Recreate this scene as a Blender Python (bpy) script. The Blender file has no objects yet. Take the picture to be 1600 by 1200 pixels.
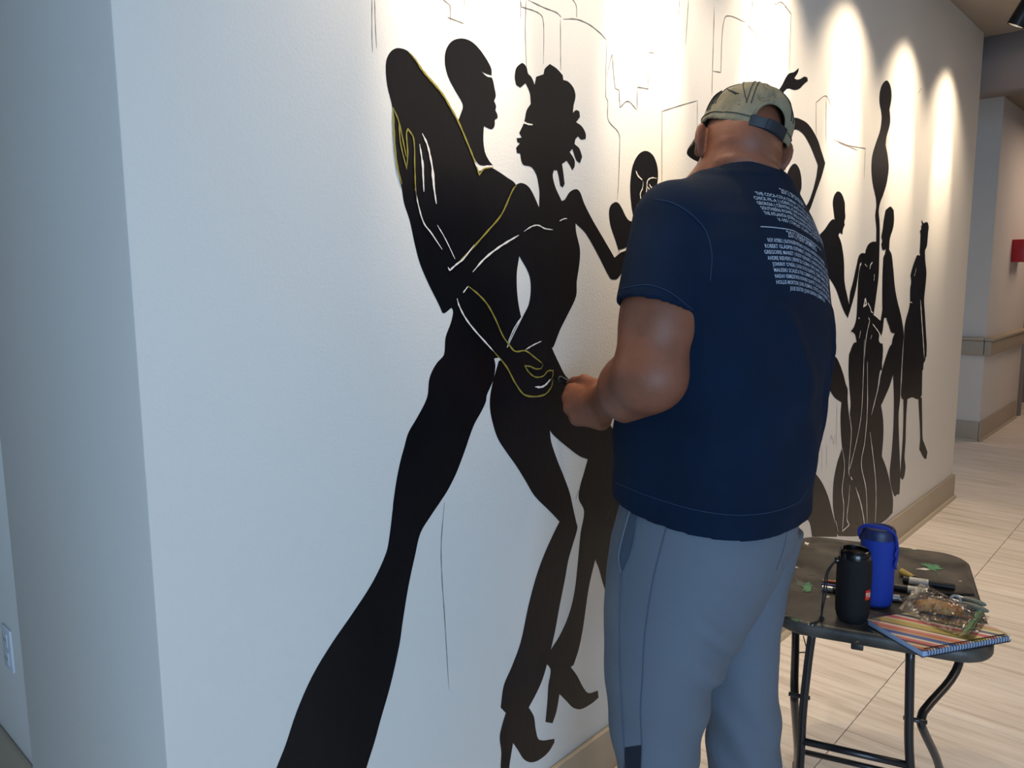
import bpy, bmesh, math, random
import numpy as np
from mathutils import Vector, Matrix
from mathutils.bvhtree import BVHTree
from mathutils.geometry import tessellate_polygon
random.seed(4); np.random.seed(4)
S = bpy.context.scene
COL = S.collection

# ------------------------------------------------------------------ camera
FPX = 1220.23
CAM = np.array([0.0, 0.0, 1.45])
ROT = np.array([[0.67469765, -0.73806102, -0.00700055],      # right
                [-0.1063861, -0.08785839, -0.99043571],      # down
                [0.73038694, 0.66898941, -0.13779728]])      # forward
cam = bpy.data.cameras.new('camera'); cam.sensor_width = 36; cam.lens = FPX / 1600 * 36
cam.clip_start = 0.02
camo = bpy.data.objects.new('camera', cam); COL.objects.link(camo)
R_, D_, F_ = ROT
camo.matrix_world = Matrix(((R_[0], -D_[0], -F_[0], CAM[0]), (R_[1], -D_[1], -F_[1], CAM[1]),
                            (R_[2], -D_[2], -F_[2], CAM[2]), (0, 0, 0, 1)))
S.camera = camo

# ------------------------------------------------------------------ world, light, exposure
S.view_settings.view_transform = 'Standard'; S.view_settings.look = 'None'
S.view_settings.gamma = 1; S.view_settings.use_curve_mapping = False
S.view_settings.exposure = 0.12
WORLD_STRENGTH = 0.6
W = bpy.data.worlds.new('daylight'); S.world = W; W.use_nodes = True
W.node_tree.nodes['Background'].inputs[0].default_value = (0.55, 0.75, 1.0, 1)
W.node_tree.nodes['Background'].inputs[1].default_value = WORLD_STRENGTH

def area(name, loc, target, sx, sy, power, col):
    l = bpy.data.lights.new(name, 'AREA'); l.shape = 'RECTANGLE'; l.size = sx; l.size_y = sy
    l.energy = power; l.color = col
    o = bpy.data.objects.new(name, l); COL.objects.link(o); o.location = loc
    o.rotation_euler = (Vector(target) - Vector(loc)).to_track_quat('-Z', 'Y').to_euler()
    return o
area('window_daylight', (-1.66, -2.15, 1.30), (0.75, 0.75, 1.05), 2.2, 2.0, 112, (0.46, 0.69, 1.0))
area('hall_warm_fill', (4.6, -1.8, 2.8), (4.6, -1.8, 0), 3.0, 1.2, 42, (1.0, 0.80, 0.62))  # warm fill added to brighten floor and right wall, no fixture behind it
area('hall_warm_fill_far', (9.0, 0.4, 2.75), (9.0, 0.4, 0), 1.6, 1.2, 22, (1.0, 0.74, 0.58))  # unseen warm fill added over the far corridor
SPOT_CORE, SPOT_SPILL = 72, 40
SPOT_COL = (1.0, 0.80, 0.58)

# ------------------------------------------------------------------ pixel <-> world (calibration of the photograph)
def ray(x, y): return ROT.T @ np.array([(x - 800) / FPX, (y - 600) / FPX, 1.0])
def P(x, y, d): return CAM + d * ray(x, y)
def atz(x, y, z): r = ray(x, y); return CAM + r * ((z - CAM[2]) / r[2])
def aty(x, y, Y): r = ray(x, y); return CAM + r * (Y / r[1])
def proj(p): q = ROT @ (np.asarray(p) - CAM); return np.array([q[0] / q[2] * FPX + 800, q[1] / q[2] * FPX + 600])

# ------------------------------------------------------------------ helpers
def lin(c):
    if isinstance(c, str): c = [int(c[i:i + 2], 16) for i in (0, 2, 4)]
    return tuple((v / 255 / 12.92 if v / 255 <= .04045 else ((v / 255 + .055) / 1.055) ** 2.4) for v in c) + (1,)

class NT:
    def __init__(s, name):
        s.m = bpy.data.materials.new(name); s.m.use_nodes = True; s.t = s.m.node_tree
        s.b = s.t.nodes['Principled BSDF']
    def n(s, typ, **kw):
        x = s.t.nodes.new(typ)
        for k, v in kw.items():
            if k.startswith('i_'): x.inputs[int(k[2:]) if k[2:].isdigit() else k[2:].replace('_', ' ')].default_value = v
            else: setattr(x, k, v)
        return x
    def l(s, a, b): s.t.links.new(a, b)

def mat(name, col, rough=.5, metal=0, var=0, vscale=6, bump=0, bscale=200, spec=None, coords='Object', stretch=None, col2=None, detail=4):
    k = NT(name); c = lin(col); b = k.b
    b.inputs['Base Color'].default_value = c; b.inputs['Roughness'].default_value = rough; b.inputs['Metallic'].default_value = metal
    if spec is not None: b.inputs['Specular IOR Level'].default_value = spec
    if var or bump:
        tc = k.n('ShaderNodeTexCoord'); mp = k.n('ShaderNodeMapping'); k.l(tc.outputs[coords], mp.inputs[0])
        if stretch: mp.inputs['Scale'].default_value = stretch
    if var:
        nz = k.n('ShaderNodeTexNoise'); nz.inputs['Scale'].default_value = vscale; nz.inputs['Detail'].default_value = detail
        k.l(mp.outputs[0], nz.inputs['Vector'])
        rp = k.n('ShaderNodeValToRGB'); rp.color_ramp.elements[0].position = .3; rp.color_ramp.elements[1].position = .7
        a = lin(col2) if col2 else tuple(x * (1 - var) for x in c[:3]) + (1,)
        rp.color_ramp.elements[0].color = a
        rp.color_ramp.elements[1].color = c if col2 else tuple(min(1, x * (1 + var)) for x in c[:3]) + (1,)
        k.l(nz.outputs['Fac'], rp.inputs[0]); k.l(rp.outputs[0], b.inputs['Base Color'])
    if bump:
        n2 = k.n('ShaderNodeTexNoise'); n2.inputs['Scale'].default_value = bscale; n2.inputs['Detail'].default_value = 3
        k.l(mp.outputs[0], n2.inputs['Vector'])
        bp = k.n('ShaderNodeBump'); bp.inputs['Strength'].default_value = bump; bp.inputs['Distance'].default_value = .01
        k.l(n2.outputs['Fac'], bp.inputs['Height']); k.l(bp.outputs[0], b.inputs['Normal'])
    return k.m

def props(o, label=None, cat=None, group=None, kind=None):
    if label: o['label'] = label
    if cat: o['category'] = cat
    if group: o['group'] = group
    if kind: o['kind'] = kind
    return o

def root(name, loc, label, cat, group=None):
    o = bpy.data.objects.new(name, None); COL.objects.link(o); o.location = loc; o.empty_display_size = .05
    return props(o, label, cat, group)

def wmat(o):
    m = Matrix.LocRotScale(o.location, o.rotation_euler, o.scale)
    return (wmat(o.parent) @ o.matrix_parent_inverse @ m) if o.parent else m

def link(name, me, m=None, parent=None, smooth=False):
    o = bpy.data.objects.new(name, me); COL.objects.link(o)
    if m: me.materials.append(m)
    if parent:
        o.parent = parent; o.matrix_parent_inverse = wmat(parent).inverted()
    if smooth: me.polygons.foreach_set('use_smooth', [True] * len(me.polygons))
    return o

def mesh(name, vs, fs, m=None, parent=None, smooth=False):
    me = bpy.data.meshes.new(name); me.from_pydata([tuple(map(float, v)) for v in vs], [], [tuple(map(int, f)) for f in fs]); me.update()
    return link(name, me, m, parent, smooth)

def bmobj(name, bm, m=None, parent=None, smooth=False, angle=None):
    me = bpy.data.meshes.new(name)
    bmesh.ops.recalc_face_normals(bm, faces=bm.faces)
    if angle is not None:
        for e in bm.edges:
            e.smooth = not (len(e.link_faces) == 2 and e.calc_face_angle(0) > math.radians(angle))
        smooth = True
    bm.to_mesh(me); bm.free()
    return link(name, me, m, parent, smooth)

def add_box(bm, lo, hi, bev=0, M=None):
    r = bmesh.ops.create_cube(bm, size=1); vs = r['verts']
    lo, hi = Vector(lo), Vector(hi)
    for v in vs: v.co = Vector([(lo[i] + hi[i]) / 2 + v.co[i] * (hi[i] - lo[i]) for i in range(3)])
    if bev:
        es = list({e for v in vs for e in v.link_edges})
        r = bmesh.ops.bevel(bm, geom=es, offset=bev, segments=2, affect='EDGES', profile=.5)
        vs = list({v for f in r['faces'] for v in f.verts} | {v for v in vs if v.is_valid})
    if M is not None: bmesh.ops.transform(bm, matrix=M, verts=vs)
    return vs

def box(name, lo, hi, m, parent=None, bev=0):
    bm = bmesh.new(); add_box(bm, lo, hi, bev); return bmobj(name, bm, m, parent, angle=40)

def catmull(pts, sub=4, closed=False, sharp=50):
    pts = [np.array(p, float) for p in pts]; n = len(pts); out = []
    def corner(i):
        if not closed and (i == 0 or i == n - 1): return True
        a = pts[i] - pts[i - 1]; b = pts[(i + 1) % n] - pts[i]
        c = np.dot(a, b) / (np.linalg.norm(a) * np.linalg.norm(b) + 1e-9)
        return math.degrees(math.acos(max(-1, min(1, c)))) > sharp
    cs = [corner(i) for i in range(n)]
    for i in range(n if closed else n - 1):
        p1, p2 = pts[i], pts[(i + 1) % n]; L = np.linalg.norm(p2 - p1)
        def tang(j):
            if cs[j]: return (p2 - p1)
            a, b = pts[j - 1], pts[(j + 1) % n]; la = np.linalg.norm(pts[j] - a); lb = np.linalg.norm(b - pts[j])
            t = (b - a) / (la + lb + 1e-9); return t * L
        t1, t2 = tang(i), tang((i + 1) % n)
        for k in range(sub):
            t = k / sub; t_2, t_3 = t * t, t * t * t
            out.append((2 * t_3 - 3 * t_2 + 1) * p1 + (t_3 - 2 * t_2 + t) * t1 + (-2 * t_3 + 3 * t_2) * p2 + (t_3 - t_2) * t2)
    if not closed: out.append(pts[-1])
    return out

def tube(pts, r, seg=10, caps=True, closed=False):
    """vertices and faces of a tube swept along pts, r a radius or one per point"""
    pts = [np.array(p, float) for p in pts]; n = len(pts); rs = r if hasattr(r, '__len__') else [r] * n
    vs, fs = [], []; up = None
    for i, p in enumerate(pts):
        t = pts[(i + 1) % n if closed else min(i + 1, n - 1)] - pts[i - 1 if closed else max(i - 1, 0)]
        t = t / (np.linalg.norm(t) + 1e-12)
        if up is None:
            up = np.cross(t, [0, 0, 1.0]); up = up if np.linalg.norm(up) > .05 else np.cross(t, [0, 1.0, 0])
        up = up - t * np.dot(up, t); up /= np.linalg.norm(up); b = np.cross(t, up)
        for k in range(seg):
            a = 2 * math.pi * k / seg; vs.append(p + rs[i] * (up * math.cos(a) + b * math.sin(a)))
    for i in range(n if closed else n - 1):
        j = (i + 1) % n
        for k in range(seg):
            l = (k + 1) % seg; fs.append((i * seg + k, i * seg + l, j * seg + l, j * seg + k))
    if caps and not closed:
        fs.append(tuple(range(seg))[::-1]); fs.append(tuple((n - 1) * seg + k for k in range(seg)))
    return vs, fs

def tubeobj(name, pts, r, m, parent=None, seg=10, closed=False):
    v, f = tube(pts, r, seg, closed=closed); return mesh(name, v, f, m, parent, smooth=True)

def lathe(prof, seg=32, origin=(0, 0, 0), axis=None):
    """prof list of (radius, height); closed solid of revolution round axis through origin"""
    o = np.array(origin, float); ax = np.array(axis if axis is not None else (0, 0, 1), float); ax /= np.linalg.norm(ax)
    u = np.cross(ax, [0, 0, 1.0]); u = u if np.linalg.norm(u) > .01 else np.array([1.0, 0, 0]); u /= np.linalg.norm(u); w = np.cross(ax, u)
    vs, fs = [], []
    for r, h in prof:
        for k in range(seg):
            a = 2 * math.pi * k / seg; vs.append(o + ax * h + r * (u * math.cos(a) + w * math.sin(a)))
    for i in range(len(prof) - 1):
        for k in range(seg):
            l = (k + 1) % seg; fs.append((i * seg + k, i * seg + l, (i + 1) * seg + l, (i + 1) * seg + k))
    fs.append(tuple(range(seg))[::-1]); fs.append(tuple((len(prof) - 1) * seg + k for k in range(seg)))
    return vs, fs

def latheobj(name, prof, m, parent=None, seg=32, origin=(0, 0, 0), axis=None, angle=35):
    v, f = lathe(prof, seg, origin, axis); bm = bmesh.new()
    bv = [bm.verts.new(tuple(x)) for x in v]
    for q in f: bm.faces.new([bv[i] for i in q])
    return bmobj(name, bm, m, parent, angle=angle)

def text_geo(txt, size, cond=1.0, spacing=1.0, bold=0):
    c = bpy.data.curves.new('t', 'FONT'); c.body = txt; c.size = size; c.align_x = 'CENTER'; c.space_character = spacing
    c.resolution_u = 2; c.offset = bold
    o = bpy.data.objects.new('t', c); COL.objects.link(o)
    dg = bpy.context.evaluated_depsgraph_get(); me = bpy.data.meshes.new_from_object(o.evaluated_get(dg))
    vs = [(v.co.x * cond, v.co.y) for v in me.vertices]; fs = [tuple(p.vertices) for p in me.polygons]
    bpy.data.objects.remove(o); bpy.data.curves.remove(c); bpy.data.meshes.remove(me)
    return vs, fs

# ------------------------------------------------------------------ materials of the setting
def wall_mat(name, col):
    return mat(name, col, rough=.72, var=.015, vscale=1.2, bump=.10, bscale=160, spec=.3)
m_wall = wall_mat('white_wall_paint', 'DCD9D2')
m_wall2 = wall_mat('off_white_wall_paint', 'D2CCC4')
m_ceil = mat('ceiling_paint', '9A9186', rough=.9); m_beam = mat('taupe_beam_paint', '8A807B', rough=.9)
m_base = mat('taupe_baseboard_paint', 'A39683', rough=.45, var=.03, vscale=3)
m_shoe = mat('taupe_shoe_molding', 'B0A28C', rough=.45)

def tile_mat():
    k = NT('wood_look_floor_tile'); b = k.b
    tc = k.n('ShaderNodeTexCoord'); oi = k.n('ShaderNodeObjectInfo')
    ad = k.n('ShaderNodeVectorMath', operation='ADD'); sc = k.n('ShaderNodeVectorMath', operation='SCALE')
    cmb = k.n('ShaderNodeCombineXYZ'); k.l(oi.outputs['Random'], cmb.inputs[0]); k.l(oi.outputs['Random'], cmb.inputs[1])
    k.l(cmb.outputs[0], sc.inputs[0]); sc.inputs['Scale'].default_value = 37
    k.l(tc.outputs['Object'], ad.inputs[0]); k.l(sc.outputs[0], ad.inputs[1])
    mp = k.n('ShaderNodeMapping'); mp.inputs['Scale'].default_value = (1, .07, 1); k.l(ad.outputs[0], mp.inputs[0])
    n1 = k.n('ShaderNodeTexNoise'); n1.inputs['Scale'].default_value = 26; n1.inputs['Detail'].default_value = 6; n1.inputs['Distortion'].default_value = .6
    n2 = k.n('ShaderNodeTexNoise'); n2.inputs['Scale'].default_value = 90; n2.inputs['Detail'].default_value = 3
    k.l(mp.outputs[0], n1.inputs['Vector']); k.l(mp.outputs[0], n2.inputs['Vector'])
    rp = k.n('ShaderNodeValToRGB'); e = rp.color_ramp.elements
    e[0].position = .3; e[0].color = lin('D0C4B7'); e[1].position = .72; e[1].color = lin('F2EBE2')
    x = e.new(.48); x.color = lin('E6DDD2')
    k.l(n1.outputs['Fac'], rp.inputs[0])
    mx = k.n('ShaderNodeMix', data_type='RGBA', blend_type='MULTIPLY'); mx.inputs[0].default_value = 1
    r2 = k.n('ShaderNodeValToRGB'); r2.color_ramp.elements[0].position = .3; r2.color_ramp.elements[0].color = (.90, .885, .87, 1)
    r2.color_ramp.elements[1].position = .6; r2.color_ramp.elements[1].color = (1, 1, 1, 1); k.l(n2.outputs['Fac'], r2.inputs[0])
    k.l(rp.outputs[0], mx.inputs[6]); k.l(r2.outputs[0], mx.inputs[7])
    m2 = k.n('ShaderNodeMix', data_type='RGBA', blend_type='MULTIPLY'); m2.inputs[0].default_value = 1
    mr = k.n('ShaderNodeMapRange'); mr.inputs[3].default_value = .93; mr.inputs[4].default_value = 1.04; k.l(oi.outputs['Random'], mr.inputs[0])
    k.l(mx.outputs[2], m2.inputs[6]); k.l(mr.outputs[0], m2.inputs[7]); k.l(m2.outputs[2], b.inputs['Base Color'])
    b.inputs['Roughness'].default_value = .42; b.inputs['Specular IOR Level'].default_value = .4
    return k.m
m_tile = tile_mat()
m_grout = mat('grey_grout', '8E8172', rough=.9)

# ------------------------------------------------------------------ setting
DW = 1.225                       # face of the mural wall
WX0, WX1 = 0.489, 5.545          # its two ends
ZC = 2.87                        # ceiling
floor = box('floor', (-4, -3.45, -.06), (14, 5.2, -.006), m_grout); props(floor, kind='structure')
TW, TL = 0.3115, 1.22
tm = None
for i in range(-1, 42):
    for j in range(-4, 3):
        x0 = 2.43 + TW * (i - 7); y0 = .787 + TL * j
        if x0 < -.7 or x0 + TW > 13.4 or y0 < -3.3: continue
        if x0 > 6 and y0 < -2: continue
        if tm is None:
            bm = bmesh.new(); add_box(bm, (-TW / 2 + .001, -TL / 2 + .0014, -.009), (TW / 2 - .001, TL / 2 - .0014, 0), .0009)
            o = bmobj('floor_tile', bm, m_tile, floor); tm = o.data
        else: o = link('floor_tile', tm, None, floor)
        o.location = (x0 + TW / 2, y0 + TL / 2, 0)
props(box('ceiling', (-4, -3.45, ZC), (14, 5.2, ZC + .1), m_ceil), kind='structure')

wall = box('wall_mural', (WX0, DW, 0), (WX1, 2.0, ZC), m_wall, bev=.004); props(wall, kind='structure')
props(box('wall_left', (.556, 2.0, 0), (.70, 5.2, ZC), m_wall), kind='structure')
def base(name, lo, hi, axis, side):
    """baseboard with eased top edge and a quarter-round shoe molding along the floor"""
    o = box(name, lo, hi, m_base, bev=.004); props(o, kind='structure')
    a, b = np.array(lo, float), np.array(hi, float)
    ax = 0 if axis == 'x' else 1; ot = 1 - ax
    f = a[ot] if side < 0 else b[ot]
    prof = [(0, 0), (0, .021), (.005, .02), (.010, .0165), (.0135, .011), (.0145, 0)]
    vs = []
    for e in (a[ax], b[ax]):
        for (d, z) in prof:
            v = [0, 0, z + .0005]; v[ax] = e; v[ot] = f + side * d; vs.append(v)
    n = len(prof); fs = [(i, (i + 1) % n, n + (i + 1) % n, n + i) for i in range(n)] + [tuple(range(n)), tuple(range(n, 2 * n))[::-1]]
    bm = bmesh.new(); bv = [bm.verts.new(v) for v in vs]
    for q in fs: bm.faces.new([bv[i] for i in q])
    bmobj('shoe_molding', bm, m_shoe, o, angle=40)
    return o
base('baseboard_mural', (WX0 - .016, DW - .016, .0005), (WX1 + .014, DW - .0004, .155), 'x', -1)
base('baseboard_wall_end', (WX0 - .016, DW + .002, .0005), (WX0 - .0004, 2.0, .155), 'y', -1)
base('baseboard_left', (.540, 2.003, .0005), (.5556, 5.2, .155), 'y', -1)
base('baseboard_far_end', (WX1 + .0004, DW + .002, .0005), (WX1 + .014, 2.0, .155), 'y', 1)
# the dropped beam past the end of the mural wall
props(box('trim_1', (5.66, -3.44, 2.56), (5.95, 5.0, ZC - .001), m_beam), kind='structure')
# far corner wall with rail
FX, FY, FX2 = 7.60, 1.50, 9.22
props(box('wall_far', (FX, FY, 0), (FX2, 5.0, ZC - .001), m_wall2, bev=.003), kind='structure')
base('baseboard_far', (FX - .014, FY - .014, .0005), (FX2 - .12, FY - .0004, .17), 'x', -1)
base('baseboard_far_side', (FX - .014, FY + .002, .0005), (FX - .0004, 5.0, .17), 'y', -1)
def rail(name, lo, hi, parent=None):
    return box(name, lo, hi, m_base, parent, bev=.012)
r = root('crash_rail', (FX, FY, .74), 'taupe crash rail wrapped round the far wall corner', 'wall rail')
rail('rail_board', (FX - .055, FY - .055, .745), (FX2 - .02, FY - .0006, .875), r)
rail('rail_board', (FX - .055, FY + .0006, .745), (FX - .0006, 4.6, .875), r)
box('rail_cap', (FX - .072, FY - .072, .8755), (FX2 - .02, FY - .0006, .9), m_shoe, r, bev=.006)
box('rail_cap', (FX - .072, FY + .0006, .8755), (FX - .0006, 4.6, .9), m_shoe, r, bev=.006)
# door frame at the end of that wall and a dark room beyond
m_frame = mat('grey_door_frame', '7E766D', rough=.5)
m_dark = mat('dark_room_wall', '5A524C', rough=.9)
dr = bpy.data.objects.new('door_1', None); COL.objects.link(dr); dr.location = (FX2, FY, 0); props(dr, kind='structure')
box('door_jamb', (FX2 + .0005, FY - .03, 0), (FX2 + .06, FY + .14, 2.12), m_frame, dr, bev=.004)
box('door_jamb', (FX2 + 1.0, FY - .03, 0), (FX2 + 1.06, FY + .14, 2.12), m_frame, dr, bev=.004)
box('door_header', (FX2 + .0005, FY - .03, 2.121), (FX2 + 1.06, FY + .14, 2.2), m_frame, dr, bev=.004)
props(box('wall_over_door', (FX2 + .0005, FY, 2.2005), (FX2 + 1.06, FY + .12, ZC - .001), m_wall2), kind='structure')
props(box('wall_room_beyond', (FX2 + .0005, 4.0, 0), (14, 4.1, ZC - .001), m_dark), kind='structure')
props(box('wall_far_right', (FX2 + 1.0605, FY, 0), (14, FY + .12, ZC - .001), m_wall2), kind='structure')
props(box('wall_east', (13.9, -3.45, 0), (14, 5.2, ZC - .001), m_wall2), kind='structure')
# west wall near the viewer, with the window that gives the daylight; plain wall behind him
XW = -1.8
for nm, lo, hi in (('wall_west', (XW - .1, -3.45, 0), (XW, -3.35, ZC - .001)), ('wall_west_pier', (XW - .1, -.95, 0), (XW, 5.2, ZC - .001)),
                   ('wall_west_sill', (XW - .1, -3.35, 0), (XW, -.95, .3)), ('wall_west_head', (XW - .1, -3.35, 2.4), (XW, -.95, ZC - .001))):
    props(box(nm, lo, hi, m_wall2), kind='structure')
props(box('wall_south', (-4, -3.55, 0), (14, -3.45, ZC - .001), m_wall2), kind='structure')
wf = bpy.data.objects.new('window_1', None); COL.objects.link(wf); wf.location = (XW - .05, -2.15, .3); props(wf, kind='structure')
for y in (-3.35, -2.57, -1.78, -1.0):
    box('window_mullion', (XW - .08, y, .3005), (XW - .02, y + .05, 2.3995), m_frame, wf)

# outlet low on the recessed left wall
m_plate = mat('white_outlet_plastic', 'DDE3EA', rough=.35)
m_slot = mat('outlet_slot', '3A3C40', rough=.6)
oc = aty(15, 1012, 1); t = .556 / ray(15, 1012)[0]; oc = CAM + t * ray(15, 1012)
ot = root('wall_outlet', (.556, oc[1], oc[2]), 'white duplex wall outlet low on the recessed wall at far left', 'outlet')
box('cover_plate', (.549, oc[1] - .038, oc[2] - .06), (.5557, oc[1] + .038, oc[2] + .06), m_plate, ot, bev=.0025)
for dz in (-.027, .027):
    rr = box('receptacle', (.5465, oc[1] - .017, oc[2] + dz - .019), (.5489, oc[1] + .017, oc[2] + dz + .019), m_plate, ot, bev=.001)
    for dy in (-.007, .007):
        box('slot', (.5460, oc[1] + dy - .0012, oc[2] + dz - .005), (.5464, oc[1] + dy + .0012, oc[2] + dz + .006), m_slot, rr)
# red fire alarm cabinet on the far wall
a0 = aty(1584, 371, FY - .1); a1 = aty(1598, 409, FY - .1)
m_red = mat('red_alarm_paint', 'A8101E', rough=.4); m_gl = mat('alarm_front_grey', '8E8A82', rough=.3); m_lg = mat('alarm_white', 'CFC8C0', rough=.5)
fa = root('fire_alarm_box', (a0[0], FY, a1[2]), 'small red fire alarm box high on the far corridor wall', 'alarm box')
ax, az0, az1 = a0[0] + .50, a1[2], a0[2]
box('housing', (ax, FY - .11, az0), (ax + .34, FY - .0006, az1), m_red, fa, bev=.006)
box('front_panel', (ax + .03, FY - .117, az0 + .025), (ax + .31, FY - .1105, az1 - .025), m_lg, fa, bev=.002)
box('window', (ax + .05, FY - .121, az0 + .06), (ax + .2, FY - .1175, az1 - .05), m_gl, fa, bev=.001)
box('handle', (ax + .22, FY - .135, az0 + .06), (ax + .28, FY - .1175, az0 + .12), m_gl, fa, bev=.004)
# something dark stacked in the room beyond
m_cart = mat('dark_cart', '2B2A28', rough=.6); m_cart2 = mat('cart_edge', '8B8174', rough=.5)
c0 = np.array([FX2 + .25, FY + .75])
ct = root('utility_cart', (c0[0], c0[1], 0), 'dark shelved cart glimpsed through the far doorway', 'cart')
for z in (.18, .52, .86):
    box('shelf', (c0[0] - .2, c0[1] - .3, z), (c0[0] + .5, c0[1] + .3, z + .035), m_cart2, ct, bev=.004)
for sx in (-.19, .46):
    for sy in (-.29, .26):
        box('post', (c0[0] + sx, c0[1] + sy, .0), (c0[0] + sx + .03, c0[1] + sy + .03, .86), m_cart, ct)
for z in (.216, .556):
    box('bin', (c0[0] - .14, c0[1] - .25, z), (c0[0] + .44, c0[1] + .24, z + .22), m_cart, ct, bev=.02)

# ------------------------------------------------------------------ wall-washing spot lamps on a track
m_lampb = mat('black_lamp_metal', '14141A', rough=.4, spec=.4)
k = NT('lamp_lens'); k.b.inputs['Base Color'].default_value = (1, .9, .75, 1); k.b.inputs['Emission Color'].default_value = (1, .85, .65, 1); k.b.inputs['Emission Strength'].default_value = 3
m_lens = k.m
m_ring = mat('lamp_reflector_rim', 'E8E2D8', rough=.25, metal=.8)
LX = [1.185, 1.885, 2.615, 3.36, 4.11, 4.83]
LY, LZ = .90, 2.745
trk = root('lamp_track', (3, LY, ZC), 'black ceiling track carrying the wall washer lamps', 'lamp track')
box('rail', (.7, LY - .018, ZC - .022), (5.4, LY + .018, ZC - .0006), m_lampb, trk, bev=.003)
for i, x in enumerate(LX):
    lb = 'black cylinder track spotlight at the top right edge of the picture' if i == 5 else 'black track spotlight on the ceiling above the frame, aimed at the mural'
    sp = root('track_spotlight', (x, LY, ZC - .022), lb, 'spotlight', 'track spotlights washing the mural wall')
    ax_ = np.array([0, .46, -.89]); ax_ /= np.linalg.norm(ax_)
    c = np.array([x, LY, LZ])
    latheobj('housing', [(.002, -.055), (.036, -.055), (.041, -.05), (.043, .05), (.043, .062), (.039, .062), (.037, .045)], m_lampb, sp, 28, c, ax_)
    latheobj('reflector_rim', [(.0385, .0455), (.0388, .0605), (.033, .0605), (.030, .0455)], m_ring, sp, 28, c, ax_)
    latheobj('lens', [(.0295, .0462), (.0295, .049), (.01, .052), (.001, .0525)], m_lens, sp, 24, c, ax_)
    tubeobj('stem', [c - ax_ * .03 + (0, -.03, 0), (x, LY - .03, LZ + .06), (x, LY, ZC - .022)], .006, m_lampb, sp, 8)
    for nm, pw, size, blend, tilt in (('beam_core', SPOT_CORE, 37, .75, .50), ('beam_spill', SPOT_SPILL, 96, 1.0, .30)):
        l = bpy.data.lights.new(nm, 'SPOT'); l.energy = pw; l.color = SPOT_COL; l.spot_size = math.radians(size); l.spot_blend = blend
        l.shadow_soft_size = .025
        lo = bpy.data.objects.new(nm, l); COL.objects.link(lo)
        d = Vector((0, tilt, -1)).normalized()
        lo.location = Vector(c) + Vector(ax_) * .075; lo.rotation_euler = d.to_track_quat('-Z', 'Y').to_euler()
        lo.parent = sp; lo.matrix_parent_inverse = wmat(sp).inverted()

# ------------------------------------------------------------------ the mural: flat paint on the wall, laid out in wall coordinates
m_paint = mat('black_mural_paint', '0A0C12', rough=.38, var=.35, vscale=7, bump=.05, bscale=60, spec=.28, stretch=(1, 1, .35))
m_gold = mat('gold_paint_pen', '8F853A', rough=.45, var=.12, vscale=30)
m_white = mat('bare_wall_line', 'E4E0D8', rough=.7)
m_pencil = mat('pencil_graphite', '6E6862', rough=.7)
mural = root('mural', (3.0, DW, 0), 'black painted silhouette mural of dancing figures on the white wall', 'mural')
_lay = [0.0004]
def wallpt(x, y): p = aty(x, y, DW); return np.array([p[0], p[2]])
def figure(label, *polys, name='painted_figure'):
    vs, fs = [], []
    for (ox, oy, s), pts in polys:
        q = catmull([wallpt(ox + x / s, oy + y / s) for x, y in pts], 4, True, 48)
        off = _lay[0]; _lay[0] += .00004
        b = len(vs); vs += [(x, DW - off, z) for x, z in q]
        tri = tessellate_polygon([[Vector((x, z, 0)) for x, z in q]])
        for t in tri:
            a, c, d = [q[i] for i in t]
            cr = (c[0] - a[0]) * (d[1] - a[1]) - (c[1] - a[1]) * (d[0] - a[0])
            if abs(cr) < 1e-12: continue
            fs.append(tuple(b + i for i in (t if cr > 0 else t[::-1])))
    o = mesh(name, vs, fs, m_paint, mural)
    if label: o['label'] = label
    return o
def strokes(name, parent, m, lines, w=3.2, off=.0022, label=None, wk=.72):
    """lines: (transform, points[, width in mm]); tapering brush strokes"""
    for ln in lines:
        vs, fs = [], []
        (ox, oy, s), pts = ln[0], ln[1]; ww = (ln[2] if len(ln) > 2 else w) * wk / 1000
        q = catmull([wallpt(ox + x / s, oy + y / s) for x, y in pts], 5, False, 65); n = len(q)
        for i, p in enumerate(q):
            t = q[min(i + 1, n - 1)] - q[max(i - 1, 0)]; t = t / (np.linalg.norm(t) + 1e-9); nn = np.array([-t[1], t[0]])
            u = i / (n - 1); h = ww / 2 * (.35 + .65 * min(1, 6 * u, 6 * (1 - u))) * (1 + .22 * math.sin(i * 1.7 + n))
            for sg in (1, -1): vs.append((p[0] + sg * nn[0] * h, DW - off, p[1] + sg * nn[1] * h))
        fs += [(2 * i, 2 * i + 1, 2 * i + 3, 2 * i + 2) for i in range(n - 1)]
        o = mesh(name, vs, fs, m, parent)
        off += .00002
I = (0, 0, 1); A1 = (560, 0, 4); A2 = (560, 250, 4); A3 = (560, 500, 4); A6 = (900, 200, 4)
Z3 = (1200, 80, 3); ZA = (1290, 340, 5.456); ZB = (1260, 540, 4); ZH = (1040, 80, 4.617)

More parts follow.
